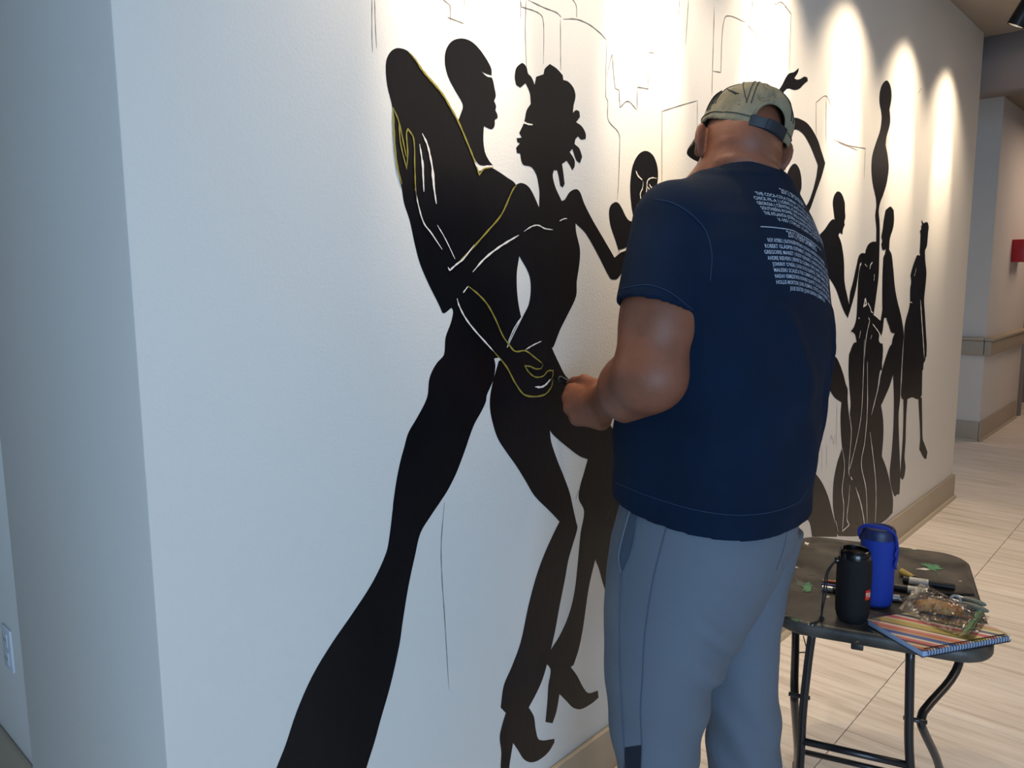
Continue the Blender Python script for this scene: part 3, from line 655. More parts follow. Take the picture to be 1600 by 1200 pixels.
V.cap(SH_R, SL_R, .074, .072, .035)
V.cap(NECK - UP * .05, NECK + UP * .02 + BF * .01, .10, .082, .05)
# hollow: sleeve mouths, neck opening, bottom
for a_, b_ in ((SH_L, SL_L), (SH_R, SL_R)):
    d_ = nrm(b_ - a_); e_ = b_ + d_ * .001
    nn_ = nrm(d_ + (BL * -.0 if a_ is SH_R else RV * .18 - UP * .0))
    V.op(lambda X, Y, Z: -((X - e_[0]) * nn_[0] + (Y - e_[1]) * nn_[1] + (Z - e_[2]) * nn_[2]), e_ - .14 + d_ * .0, e_ + .14, 'cut', .003) if False else None
def sleeve_cut(a_, b_, n_):
    e_ = b_; n_ = nrm(n_)
    def fn(X, Y, Z):
        pl = -((X - e_[0]) * n_[0] + (Y - e_[1]) * n_[1] + (Z - e_[2]) * n_[2])
        r_ = np.sqrt((X - e_[0]) ** 2 + (Y - e_[1]) ** 2 + (Z - e_[2]) ** 2) - .115
        t_ = (X - SHIRT[6][1]) * BL[0] + (Y - SHIRT[6][2]) * BL[1]
        keep = loft(SHIRT)(X, Y, Z)
        return np.maximum(np.maximum(pl, r_), .004 - keep)
    V.op(fn, e_ - .13, e_ + .13, 'cut', .004)
    V.cap(b_ - nrm(b_ - a_) * .03, b_ + nrm(b_ - a_) * .03, .066, .071, .003, 'cut')
sleeve_cut(SH_L, SL_L, nrm(SL_L - SH_L) + RV * -.05 + np.array(F_) * .10)
sleeve_cut(SH_R, SL_R, SL_R - SH_R)
V.op(lambda X, Y, Z: Z - hemz(X, Y), lo, (hi[0], hi[1], 1.02), 'cut', .004)
V.op(lambda X, Y, Z: np.maximum(loft(SHIRT)(X, Y, Z) + .012, Z - hemz(X, Y) - .05), lo, (hi[0], hi[1], 1.06), 'cut', .004)
NUP = nrm(UP + BF * .32 - BL * .10)
V.op(lambda X, Y, Z: -((X - NECK[0]) * NUP[0] + (Y - NECK[1]) * NUP[1] + (Z - NECK[2]) * NUP[2] - .012), NECK - .15 - UP * -.1, NECK + .2, 'cut', .006)
V.cap(NECK - NUP * .012, NECK + NUP * .1, .074, .074, .006, 'cut')

man_root = root('person', (float(SHIRT[0][1]), float(SHIRT[0][2]), 0), 'man in navy t-shirt, slate blue pants and olive cap painting the wall mural', 'person')
sv, sq = V.mesh(); shirt = npmesh('shirt', sv, sq, m_shirt, man_root, 2)
def bvh_of(o):
    me = o.data; return BVHTree.FromPolygons([wmat(o) @ v.co for v in me.vertices] if o.parent is None else [v.co.copy() for v in me.vertices], [tuple(p.vertices) for p in me.polygons])
B_shirt = bvh_of(shirt)

# ---- trousers
OUT_LL = [(700, 985, 1258), (740, 980, 1260), (770, 972, 1259), (800, 963, 1256), (830, 956, 1245), (870, 950, 1228), (900, 947, 1213), (950, 945, 1184), (1000, 945, 1152), (1050, 946, 1124), (1070, 947, 1112), (1100, 951, 1104), (1130, 954, 1100), (1200, 964, 1084), (1260, 966, 1082), (1700, 968, 1080)]
OUT_RL = [(700, 1090, 1256), (770, 1090, 1258), (800, 1090, 1256), (830, 1092, 1250), (870, 1094, 1239), (900, 1096, 1230), (960, 1098, 1220), (1000, 1100, 1214), (1070, 1101, 1212), (1130, 1104, 1217), (1200, 1110, 1219), (1700, 1112, 1219)]
LEG_L = np.array([section(OUT_LL, d_, r_, z) for z, d_, r_ in ((.09, 1.60, 1), (.2, 1.59, 1), (.35, 1.57, 1), (.48, 1.555, 1), (.55, 1.55, 1), (.60, 1.55, .98), (.65, 1.55, .95), (.70, 1.555, .92), (.75, 1.56, .89), (.80, 1.57, .86), (.86, 1.585, .84), (.92, 1.60, .82), (1.02, 1.60, .80))])
LEG_R = np.array([section(OUT_RL, d_, 1.0, z) for z, d_ in ((.09, 1.70), (.2, 1.69), (.35, 1.68), (.48, 1.67), (.55, 1.665), (.63, 1.665), (.70, 1.67), (.78, 1.68), (.86, 1.67), (.92, 1.64))])
HIP = LEG_L
lo = np.array([HIP[:, 1].min() - .34, HIP[:, 2].min() - .33, .06]); hi = np.array([HIP[:, 1].max() + .34, HIP[:, 2].max() + .33, 1.03])
V = Vol(lo, hi, .0055)
def pfold(X, Y, Z):
    u = (X - 1.45) * RV[0] + (Y - .72) * RV[1]
    f = .0058 * np.sin(Z * 62 + u * 38 + 1.5 * np.sin(u * 16 + Z * 9)) * np.exp(-((Z - .72) / .14) ** 2) * (.12 + 1.2 * np.exp(-((u + .075) / .045) ** 2)) + .0038 * np.sin(Z * 52 + u * 40 + 2 * np.sin(u * 20)) * np.exp(-((Z - .50) / .09) ** 2)
    f = f + .004 * np.sin(Z * 60 - u * 20) * np.exp(-((Z - .13) / .06) ** 2)
    return f
V.op(lambda X, Y, Z: loft(LEG_L, 2.15)(X, Y, Z) - pfold(X, Y, Z), lo, hi, 'add', .001)
V2 = Vol(lo, hi, .0055); V2.op(lambda X, Y, Z: loft(LEG_R, 2.15)(X, Y, Z) - pfold(X, Y, Z), lo, hi, 'add', .001)
wz = np.clip((V.ax[2] - .60) / .12, .06, 1)[None, None, :] * .008 + .001
hh = np.clip(.5 + .5 * (V.F - V2.F) / wz, 0, 1); V.F = V.F * (1 - hh) + V2.F * hh - wz * hh * (1 - hh); del V2
for T_ in (LEG_L, LEG_R):
    c_ = np.array([T_[0][1], T_[0][2], .06]); V.cap(c_, c_ + UP * .10, T_[0][3] - .010, T_[0][3] - .012, .003, 'cut')
pv, pq = V.mesh(); pants = npmesh('trousers', pv, pq, m_pants, man_root, 2)
B_pants = bvh_of(pants)

# ---- head frame: turned left of the body, bowed, tipped to the right
HC = P(1158, 226, 1.60)
az_, pt_, rl_ = math.radians(46), math.radians(20), math.radians(12)
hf = np.array([math.cos(az_) * math.cos(pt_), math.sin(az_) * math.cos(pt_), -math.sin(pt_)]); hl = np.array([-math.sin(az_), math.cos(az_), 0]); hu = np.cross(hf, hl)
hu, hl = hu * math.cos(rl_) - hl * math.sin(rl_), hl * math.cos(rl_) + hu * math.sin(rl_)
HA = np.array([hf, hl, hu])
def H(f, l, u): return HC + hf * f + hl * l + hu * u

# ---- the body as one skin surface
EL_L = P(1013, 590, 1.43); WR_L = P(945, 626, 1.725)
MID_L = EL_L + (WR_L - EL_L) * .30 - UP * .006
EL_R = SH_R + BF * .13 - BL * .01 - UP * .30
WR_R = EL_R + BL * .05 + BF * .09 - UP * .21
lo = np.array([.95, .30, 1.0]); hi = np.array([1.95, 1.22, 1.90])
lo = np.minimum(lo, WR_L - .15); V = Vol((1.0, .35, .98), (1.92, 1.215, 1.90), .0038)
CH = np.array([SHIRT[7][1], SHIRT[7][2], 1.40])
V.ell(CH, (.155, .085, .22), np.array([BL, BF, UP]), .01)
V.ell(CH - UP * .25, (.14, .085, .18), np.array([BL, BF, UP]), .05)
V.cap(CH + UP * .13, NECK + UP * .0, .09, .072, .03)
V.cap(NECK - UP * .04, H(-.030, 0, -.02), .073, .069, .03)           # thick neck
V.cap(NECK - UP * .02 + BF * .06, H(.015, 0, -.06), .06, .062, .03)
V.ell(H(.0, 0, .028), (.089, .073, .096), HA, .03)                      # skull
V.ell(H(.038, 0, -.045), (.062, .062, .075), HA, .03)                   # jaw
V.ell(H(.085, 0, -.095), (.022, .026, .02), HA, .025)                   # chin
V.ell(H(-.052, -.004, -.040), (.038, .064, .018), HA, .008)                  # roll of the nape
V.ell(H(-.046, -.006, -.078), (.038, .066, .020), HA, .008)
V.cap(H(.088, 0, .012), H(.112, 0, -.022), .008, .013, .012)            # nose
for s_ in (1, -1):
    V.ell(H(.104, s_ * .011, -.026), (.010, .008, .007), HA, .006)
    V.ell(H(.086, s_ * .032, .020), (.016, .022, .008), HA, .014)           # brow
    V.ell(H(.097, s_ * .031, .004), (.012, .014, .009), HA, .008, 'cut')    # eye socket
    V.ell(H(.070, s_ * .045, -.022), (.022, .018, .016), HA, .02)           # cheek
    e_ = H(-.010, s_ * .086, -.010)                                         # ear
    A_ = np.array([nrm(hf * -.74 + hl * s_ * .67), nrm(hl * s_ * .74 + hf * .67), hu])
    V.ell(e_, (.021, .008, .034), A_, .006)
    V.ell(e_ + A_[1] * .008 + hu * .004, (.012, .006, .020), A_, .004, 'cut')
    V.ell(e_ - hu * .027 + hf * .006, (.010, .008, .010), A_, .006)
V.ell(H(.100, 0, -.056), (.008, .022, .006), HA, .006); V.ell(H(.098, 0, -.068), (.009, .020, .007), HA, .006)   # lips
V.cap(H(.110, -.02, -.0615), H(.110, .02, -.0615), .002, .002, .003, 'cut')
# arms
V.cap(CH + UP * .14 + BL * .10, SH_L, .07, .068, .03)
V.cap(SH_L, EL_L + (SH_L - EL_L) * .35 + np.array(R_) * .006, .067, .066, .02); V.cap(EL_L + (SH_L - EL_L) * .38 + np.array(R_) * .006, EL_L, .0655, .055, .05)
V.cap(EL_L, MID_L, .055, .061, .05); V.cap(MID_L, WR_L, .061, .036, .04)
V.ell(EL_L + np.array(R_) * .026 + UP * .002 - np.array(F_) * .022, (.024, .024, .024), np.eye(3), .05)
V.cap(CH + UP * .14 - BL * .10, SH_R, .07, .062, .03)
V.cap(SH_R, EL_R, .058, .046, .03); V.cap(EL_R, EL_R + (WR_R - EL_R) * .3, .046, .05, .02); V.cap(EL_R + (WR_R - EL_R) * .3, WR_R, .05, .031, .03)
# left hand closed round the marker
HD = {k: P(x + 4, y, d) for k, (x, y, d) in dict(k1=(889, 609, 1.80), k2=(884, 622, 1.795), k3=(886, 638, 1.785), k4=(898, 653, 1.775),
      a1=(893, 607, 1.845), a2=(889, 623, 1.845), a3=(893, 640, 1.838), a4=(905, 654, 1.825),
      b1=(889, 600, 1.868), b2=(907, 624, 1.85), b3=(910, 640, 1.84), b4=(920, 652, 1.825),
      c2=(914, 620, 1.825), c3=(916, 634, 1.818), c4=(922, 645, 1.81),
      t0=(930, 606, 1.755), t1=(909, 594, 1.79), t2=(893, 596, 1.835), t3=(886, 599, 1.868), h4=(935, 656, 1.76)).items()}
for k_ in ('k1', 'k2', 'k3', 'k4'): V.cap(WR_L + (HD[k_] - WR_L) * .12, HD[k_], .026, .0155, .014)
V.cap(WR_L, HD['h4'], .03, .021, .02); V.cap(HD['h4'], HD['k4'], .021, .016, .014)
for i in '1234':
    r_ = {'1': .0105, '2': .0112, '3': .0107, '4': .0095}[i]
    V.cap(HD['k' + i], HD['a' + i], r_ + .0022, r_, .006); V.cap(HD['a' + i], HD['b' + i], r_, r_ - .001, .005)
    if i != '1': V.cap(HD['b' + i], HD['c' + i], r_ - .001, r_ - .002, .004)
V.cap(WR_L + (HD['t0'] - WR_L) * .3, HD['t0'], .026, .019, .014); V.cap(HD['t0'], HD['t1'], .0185, .0135, .010); V.cap(HD['t1'], HD['t2'], .013, .0112, .006); V.cap(HD['t2'], HD['t3'], .0112, .009, .004)
# right hand, relaxed in front of the belly
rd = nrm(WR_R - EL_R); rs = nrm(np.cross(rd, UP)); ru = np.cross(rs, rd)
for i, (o_, L_) in enumerate(((.030, .070), (.010, .080), (-.010, .075), (-.028, .060))):
    k_ = WR_R + rd * .085 + ru * o_
    V.cap(WR_R + rd * .01 + ru * o_ * .4, k_, .021, .0135, .014)
    p1_ = k_ + rd * L_ * .5 - rs * .010; p2_ = p1_ + rd * L_ * .3 - rs * .02; p3_ = p2_ + rd * L_ * .12 - rs * .02
    V.cap(k_, p1_, .0115, .0103, .004); V.cap(p1_, p2_, .0103, .0092, .003); V.cap(p2_, p3_, .0092, .008, .003)
tb = WR_R + rd * .03 + ru * .035; V.cap(WR_R + ru * .012, tb, .022, .017, .012); V.cap(tb, tb + rd * .035 + ru * .018 - rs * .012, .014, .011, .005); V.cap(tb + rd * .035 + ru * .018 - rs * .012, tb + rd * .06 + ru * .016 - rs * .02, .011, .009, .004)
bv_, bq_ = V.mesh(); body = npmesh('body', bv_, bq_, m_skin, man_root, 1)
m_eye = mat('eye_white', 'E4DDD4', rough=.2); m_iris = mat('dark_iris', '2A1A12', rough=.2)
for s_ in (1, -1):
    ey = latheobj('eye', [(.0005 + .0115 * math.sin(a), -.0115 * math.cos(a)) for a in np.linspace(.05, 3.09, 9)], m_eye, man_root, 14, H(.086, s_ * .031, .004), hf)
    latheobj('iris', [(.0045, .0105), (.004, .0119), (.0005, .0121)], m_iris, ey, 12, H(.086, s_ * .031, .004), hf)

# ---- cap, sitting further back than the bowed head
hf0, hl0, hu0, HA0 = hf, hl, hu, HA
az_, pt_, rl_ = math.radians(57), math.radians(8), math.radians(20)
hf = np.array([math.cos(az_) * math.cos(pt_), math.sin(az_) * math.cos(pt_), -math.sin(pt_)]); hl = np.array([-math.sin(az_), math.cos(az_), 0]); hu = np.cross(hf, hl)
hu, hl = hu * math.cos(rl_) - hl * math.sin(rl_), hl * math.cos(rl_) + hu * math.sin(rl_)
HA = np.array([hf, hl, hu])
V = Vol(HC - .16, HC + .20, .0034)
CR = (.104, .090, .098); CC = (-.002, 0, .026)
def loc(X, Y, Z): d = [X - HC[0], Y - HC[1], Z - HC[2]]; return [sum(d[i] * A[i] for i in range(3)) for A in (hf, hl, hu)]
cc_ = H(*CC)
def crown(X, Y, Z):
    f, l, u = loc(X, Y, Z)
    d = ell_sdf(X, Y, Z, cc_, CR, HA)
    an = np.arctan2(l, f - CC[0]); d = d + .0012 * np.exp(-((np.mod(an + math.pi / 6, math.pi / 3) - math.pi / 6) / .05) ** 2)
    return d + .0012 * np.sin(f * 130 + 2 * np.sin(l * 90)) * np.sin(u * 110 + l * 60)
V.op(crown, HC - .2, HC + .24, 'add', .001)
V.op(lambda X, Y, Z: ell_sdf(X, Y, Z, cc_, tuple(r - .0058 for r in CR), HA), HC - .2, HC + .24, 'cut', .001)
def rim(X, Y, Z): f, l, u = loc(X, Y, Z); return u - (.020 + .28 * np.minimum(0, f) + .05 * f * (f > 0))
V.op(rim, HC - .2, HC + .24, 'cut', .002)
def arch(X, Y, Z):
    f, l, u = loc(X, Y, Z); return np.maximum(np.sqrt((l / 1.0) ** 2 + (np.maximum(u - .016, 0) * 1.0) ** 2) - .034, f + .02)
V.op(arch, HC - .2, HC + .24, 'cut', .003)
cv, cq = V.mesh(); cap = npmesh('cap', cv, cq, m_cap, man_root, 1); B_cap = bvh_of(cap)
def on_cap(an, el, off=.001):
    d = hf * math.cos(an) * math.cos(el) + hl * math.sin(an) * math.cos(el) + hu * math.sin(el)
    o = Vector(cc_); h, n, i, t = B_cap.ray_cast(o + Vector(d) * .25, -Vector(d))
    return np.array(h) + d * off if h else None
def cap_thread(an_el, r=.0009, m=m_stitch, name='stitching'):
    pts = [on_cap(a, e) for a, e in an_el]; pts = [p for p in pts if p is not None]
    if len(pts) > 2: tubeobj(name, pts, r, m, cap, 5)
for k_ in range(6):
    a0_ = math.pi / 6 + k_ * math.pi / 3 + .0
    for da in (-.045, .045): cap_thread([(a0_ + da / max(.25, math.cos(e)), e) for e in np.linspace(.12, 1.35, 16)])
cap_thread([(a, .06 - .22 * max(0, -math.cos(a)) + .0 * a) for a in np.linspace(-2.75, 2.75, 70)])
for q_ in (((1.75, .25), (1.62, .80)), ((1.68, .25), (1.55, .80)), ((1.62, .80), (2.35, .35)), ((1.55, .85), (2.28, .36)), ((2.55, .2), (2.15, 1.0))):
    cap_thread([(q_[0][0] + (q_[1][0] - q_[0][0]) * t, q_[0][1] + (q_[1][1] - q_[0][1]) * t) for t in np.linspace(0, 1, 14)])
# hemmed edge of the arch
ed = []
for t in np.linspace(0, math.pi, 25):
    l_, u_ = .0345 * math.cos(t), .016 + .0345 * math.sin(t)
    x_ = 1 - (l_ / CR[1]) ** 2 - ((u_ - CC[2]) / CR[2]) ** 2
    ed.append(H(CC[0] - CR[0] * math.sqrt(max(x_, 0)) + .001, l_, u_))
tubeobj('arch_binding', ed, .0028, m_cap, cap, 8)
# strap across the back, with its punched band and end
def strap_pts(l0, l1, n, dr=.0):
    out = []
    for l_ in np.linspace(l0, l1, n):
        row = []
        for u_ in (-.007, -.005, .013, .015):
            x_ = 1 - (l_ / CR[1]) ** 2 - ((u_ - CC[2]) / CR[2]) ** 2
            row.append((CC[0] - CR[0] * math.sqrt(max(x_, .02)) - dr, l_, u_))
        out.append(row)
    return out
def band(name, l0, l1, m, d0, d1):
    A_, B_ = strap_pts(l0, l1, 16, d0), strap_pts(l0, l1, 16, d1); bm = bmesh.new()
    g = [[bm.verts.new(tuple(H(*q))) for q in (A_[i][0], A_[i][3])] + [bm.verts.new(tuple(H(*q))) for q in (B_[i][2], B_[i][1])] for i in range(16)]
    for i in range(15):
        for k_ in range(4): bm.faces.new([g[i][k_], g[i][(k_ + 1) % 4], g[i + 1][(k_ + 1) % 4], g[i + 1][k_]])
    bm.faces.new(g[0]); bm.faces.new(g[-1][::-1]); return bmobj(name, bm, m, cap, angle=30)
stp = band('strap', -.040, .040, m_strap, .0005, .004)
band('strap_tab', -.038, .010, m_strap, .0042, .0066).data.name = 'strap_tab'
latheobj('button', [(.008, -.001), (.0075, .002), (.004, .004), (.0005, .0045)], m_cap, cap, 16, cc_ + hu * CR[2], hu)
# curved brim
bm = bmesh.new(); G = []
for i in range(25):
    t = -1 + 2 * i / 24; an = t * 1.18; row = []
    for j in range(9):
        s_ = j / 8
        f0, l0 = CC[0] + (CR[0] - .002) * math.cos(an), (CR[1] - .002) * math.sin(an)
        f_ = f0 + s_ * .074 * max(0, math.cos(t * 1.5)) ** .45; l_ = l0 * (1 - .04 * s_)
        u_ = .012 - .012 * s_ + .03 * f0 - 3.4 * l_ * l_ * (.35 + .65 * s_) + .010
        row.append([bm.verts.new(tuple(H(f_, l_, u_ + dz))) for dz in (.0022, -.0022)])
    G.append(row)
for i in range(24):
    for j in range(8):
        bm.faces.new([G[i][j][0], G[i + 1][j][0], G[i + 1][j + 1][0], G[i][j + 1][0]]); bm.faces.new([G[i][j][1], G[i][j + 1][1], G[i + 1][j + 1][1], G[i + 1][j][1]])
    bm.faces.new([G[i][8][0], G[i + 1][8][0], G[i + 1][8][1], G[i][8][1]]); bm.faces.new([G[i][0][0], G[i][0][1], G[i + 1][0][1], G[i + 1][0][0]])
for i in (0, 24):
    for j in range(8): bm.faces.new([G[i][j][0], G[i][j + 1][0], G[i][j + 1][1], G[i][j][1]])
m_brim = mat('dark_brim_cloth', '3E443E', rough=.95, var=.15, vscale=20, bump=.2, bscale=420)
bmobj('brim', bm, m_brim, cap, angle=60)

# ---- lines sewn on the clothes
def cast(bvh, x, y):
    d = Vector(nrm(ray(x, y))); h, n, i, t = bvh.ray_cast(Vector(CAM), d)
    return (np.array(h), np.array(n)) if h else None
def sewn(name, bvh, pts, r, m, parent, label=None):
    q = [cast(bvh, *p) for p in catmull(pts, 6)]; q = [h + n * r * .3 for h, n in [z for z in q if z]]
    if len(q) < 3: return None
    o = tubeobj(name, q, r, m, parent, 6)
    if label: o['label'] = label
    return o
def patch(name, bvh, left, right, m, parent, off=.0012, nx=6, label=None):
    L_, R2 = catmull(left, 5), catmull(right, 5); n = min(len(L_), len(R2)); vs, fs = [], []
    ok = True
    for i in range(n):
        for j in range(nx + 1):
            p = L_[i] + (R2[i] - L_[i]) * j / nx; c = cast(bvh, *p)
            if c is None: c = (np.array(vs[-1]) if vs else P(p[0], p[1], 1.5), np.zeros(3))
            vs.append(c[0] + c[1] * off)
    for i in range(n - 1):
        for j in range(nx): a = i * (nx + 1) + j; fs.append((a, a + 1, a + nx + 2, a + nx + 1))
    o = mesh(name, vs, fs, m, parent, True)
    if label: o['label'] = label
    return o
sewn('side_seam', B_pants, [(971, 893), (969, 960), (969, 1030), (972, 1100), (975, 1160), (977, 1199)], .0013, m_seam, pants)
sewn('panel_seam', B_pants, [(1046, 808), (1032, 860), (1020, 910), (1008, 990), (1004, 1060), (1001, 1110), (1003, 1165), (1002, 1199)], .0012, m_seam, pants)
sewn('panel_seam', B_pants, [(1232, 806), (1226, 850), (1213, 890)], .0011, m_seam, pants)
m_pock = mat('pocket_shadow_cloth', '3F4C5E', rough=.9)  # darker colour stands in for the shade inside the pocket slit
patch('pocket_slit_shade', B_pants, [(990, 783), (982, 810), (973, 845), (969, 875), (971, 893)], [(995, 781), (994, 815), (987, 855), (977, 885), (972, 894)], m_pock, pants, label='dark shade painted in the slit of the left side pocket')
sewn('pocket_edge', B_pants, [(991, 780), (982, 808), (972, 845), (967, 872), (971, 895)], .0026, m_pants, pants)
sewn('pocket_edge', B_pants, [(996, 779), (995, 815), (988, 857), (978, 884), (972, 896)], .0016, m_seam, pants)
patch('gusset', B_pants, [(977, 1168), (976, 1185), (975, 1205)], [(1003, 1164), (1002, 1185), (1001, 1205)], m_gusset, pants, label='dark navy insert at the left lower leg')
# shirt: hem and sleeve stitching, shoulder seam, collar
sewn('hem_stitching', B_shirt, [(963, 754), (1000, 770), (1060, 790), (1110, 801), (1160, 805), (1210, 799), (1248, 784), (1262, 764)], .0009, m_hem, shirt)
sewn('sleeve_stitching', B_shirt, [(972, 451), (1010, 445), (1045, 456), (1082, 484)], .0009, m_hem, shirt)
sewn('shoulder_seam', B_shirt, [(1022, 311), (1050, 317), (1080, 335), (1102, 360), (1112, 395), (1110, 440)], .0011, m_hem, shirt)
cq_ = []
w1 = nrm(np.cross(NUP, BL)); w2 = np.cross(NUP, w1)
for t in np.linspace(0, 2 * math.pi, 40, endpoint=False): cq_.append(NECK + NUP * .011 + .0785 * (w1 * math.cos(t) + w2 * math.sin(t)))
tubeobj('collar', cq_, .006, m_shirt, shirt, 8, closed=True)

# ---- printed back
def print_line(txt, v, h, width, u0=0.0, cond=.55, bold=.0):
    """one line of the print, wrapped on the jersey; v metres below the top line, u0 offset of its centre"""
    vs, fs = text_geo(txt, h * 1.4, cond, 1.05, bold); xs = [p[0] for p in vs]; w0 = max(xs) - min(xs); k_ = width / w0 if width else 1
    return [((x - (max(xs) + min(xs)) / 2) * k_ + u0, y - v) for x, y in vs], fs
SPN = np.array([SHIRT[8][1], SHIRT[8][2], 0])
PU0, PZ0 = -0.036, 1.608
pv_, pf_ = [], []
def emit(vs, fs, off=.0011):
    b = len(pv_); bad = set(); R3 = -BL
    for i, (u, v) in enumerate(vs):
        o = SPN + R3 * (u + PU0) + UP * (PZ0 + v - .8 * max(0, u + .11) ** 2) - BF * .5
        h, n, idx, t = B_shirt.ray_cast(Vector(o), Vector(BF))
        if h is None: bad.add(i); pv_.append(o)
        else: pv_.append(np.array(h) - BF * off)
    for f in fs:
        if not any(i in bad for i in f): pf_.append(tuple(b + i for i in f))
LINES = [('2012 SPONSORS', .0, .0105, .10, .9), ('THE COCA-COLA COMPANY | CITY OF ATLANTA | DELTA AIR LINES', .012, .0064, .215, .55), ('CHICK-FIL-A | LOEWS ATLANTA HOTEL | MACYS | GEORGIA POWER', .0215, .0064, .228, .55),
         ('GEORGIA | CENTRAL ATLANTA PROGRESS | FULTON COUNTY ARTS', .031, .0064, .222, .55), ('SOUTHERN POWER | WELLS FARGO | PUBLIX SUPER MARKETS', .0405, .0064, .212, .55),
         ('THE ATLANTA JOURNAL & CONSTITUTION | CREATIVE LOAFING', .05, .0064, .205, .55), ('V-103 | COMCAST | CLARK ATLANTA', .0595, .0064, .14, .55)]
N1 = len(LINES)
LINES += [('2012 PERFORMERS', .0885, .0125, .13, .9)]
for i, (t_, w_) in enumerate((('ROY AYERS | KATHLEEN BERTRAND | DONALD HARRISON & THE MARDI', .19), ('ROBERT GLASPER EXPERIMENT | RUSSELL GUNN & KRUNK JAZZ', .212), ('GREGOIRE MARET | RUDDY VEDRINES | ORRIN EVANS & BIG BAND', .222),
        ('ANDRE RIEVERS | ERNEST ED COLEMAN | PHIL DAVIS | JAZZ ORCHESTRA', .215), ("JOHNNY O'NEAL | LAURA COYLE QUARTET | TERRY HARPER | BOBBY", .2), ('MAUSIKI SCALES & THE COMMON GROUND | LOUIS HEATH', .2),
        ('NADAV REMEZ/OWEN HOWARD QUARTET | LIL JOHN | TRIO | ATLANTA', .202), ('HOLLIS MORTON | EARL FLEMING | TITOS | JOHN ROBERTS AND', .2), ('JULIE DEXTER | JOHN LENNON | SOMERVILLE', .13))):
    LINES.append((t_, .101 + .0108 * i, .0070, w_, .55))
for i, (t_, v_, h_, w_, c_) in enumerate(LINES):
    w2_ = w_ * (1.2 if i != N1 and i else 1)
    vs, fs = print_line(t_, v_, h_, w2_, cond=c_, bold=.00016, u0=(w2_ - w_) / 2 + (.034 - .004 * i if i < N1 else (.012 if i == N1 else -.014))); emit(vs, fs)
rl = [(-.112 + .224 * i / 60, -.0735 + s_ * .0008) for i in range(61) for s_ in (1, -1)]
emit(rl, [(2 * i, 2 * i + 1, 2 * i + 3, 2 * i + 2) for i in range(60)])
pt = mesh('back_print', pv_, pf_, m_print, shirt); pt['label'] = 'pale blue printed lettering on the back'

# ---- shoes
for T_ in (LEG_L, LEG_R):
    c_ = np.array([T_[0][1], T_[0][2], 0]); s2 = np.cross(UP, BF) if False else BL
    V = Vol(c_ + np.array([-.2, -.2, 0.0]), c_ + np.array([.25, .28, .16]), .005)
    V.cap(c_ - BF * .05 + UP * .05, c_ + BF * .03 + UP * .05, .040, .043, .02); V.cap(c_ + BF * .03 + UP * .05, c_ + BF * .15 + UP * .042, .045, .036, .02)
    V.cap(c_ - BF * .03 + UP * .06, c_ + UP * .11, .038, .036, .02)
    V.op(lambda X, Y, Z: Z - .016, c_ - .4, c_ + .4, 'cut', .002)
    a_, b_ = V.mesh(); sh = npmesh('shoe', a_, b_, m_shoe_l, man_root, 1)
    bm = bmesh.new(); ring = []
    for t in np.linspace(0, 2 * math.pi, 28, endpoint=False):
        f_ = .05 + .142 * math.cos(t); w_ = (.05 if f_ > .02 else .044) * math.sin(t); ring.append(c_ + BF * f_ + s2 * w_)
    A_ = [bm.verts.new(tuple(p + UP * .0005)) for p in ring]; B_ = [bm.verts.new(tuple(p + UP * .024)) for p in ring]
    bm.faces.new(A_[::-1]); bm.faces.new(B_)
    for i in range(28): bm.faces.new([A_[i], A_[(i + 1) % 28], B_[(i + 1) % 28], B_[i]])
    bmobj('sole', bm, m_sole, sh, angle=40)

# ---- the paint marker between his fingers and the wall
TIP = aty(867.5, 588.5, DW - .0035); mk_c = (HD['b1'] + HD['t3']) / 2; ax_ = nrm(TIP - mk_c)
m_mk = mat('black_marker_plastic', '0E1016', rough=.25, spec=.6); m_mk2 = mat('silver_marker_band', '8C9098', rough=.3, metal=.7)
Lm = np.linalg.norm(TIP - mk_c)
mk = root('paint_marker', tuple(mk_c), 'black paint marker held in the man\'s left fist against the mural', 'marker')
latheobj('barrel', [(.006, -.045), (.0072, -.043), (.0072, Lm - .018), (.0066, Lm - .016)], m_mk, mk, 16, mk_c, ax_)
latheobj('band', [(.0073, Lm - .034), (.0075, Lm - .033), (.0075, Lm - .030), (.0073, Lm - .029)], m_mk2, mk, 16, mk_c, ax_)
latheobj('nib', [(.0064, Lm - .0159), (.0056, Lm - .008), (.003, Lm - .005), (.002, Lm)], m_mk, mk, 12, mk_c, ax_)

# ------------------------------------------------------------------ folding table and what lies on it
TE1 = nrm([.301, -.954, 0]); TE2 = nrm([.954, .301, 0]); TZ = .66
def TP(e1, e2, z): return TE1 * e1 + TE2 * e2 + UP * z
def T(x, y, z=TZ): return atz(x, y, z)
m_ttop = mat('scuffed_black_table_plastic', '5A554D', rough=.42, var=.3, vscale=12, bump=.08, bscale=260, spec=.5, col2='23211F', detail=8)
m_tleg = mat('black_table_tube', '1B1B1D', rough=.3, spec=.6)
m_grn = mat('green_paint_fleck', '4F8A63', rough=.5, var=.15, vscale=90); m_wht = mat('white_paint_fleck', 'D8D8D0', rough=.5); m_smear = mat('grey_green_smear', '5A625A', rough=.55, var=.2, vscale=60)
tc_ = TP(.0415, 2.137, 0)
tab = root('folding_table', tuple(tc_), 'small black folding table, paint spattered, behind the painter\'s right leg', 'table')
def rrect(c1, c2, h1, h2, r, n=8):
    out = []
    for sx, sy, a0 in ((1, 1, 0), (-1, 1, 90), (-1, -1, 180), (1, -1, 270)):
        for i in range(n + 1):
            a = math.radians(a0 + 90 * i / n); out.append((c1 + sx * (h1 - r) + r * math.cos(a), c2 + sy * (h2 - r) + r * math.sin(a)))
    return out
bm = bmesh.new(); rings = []
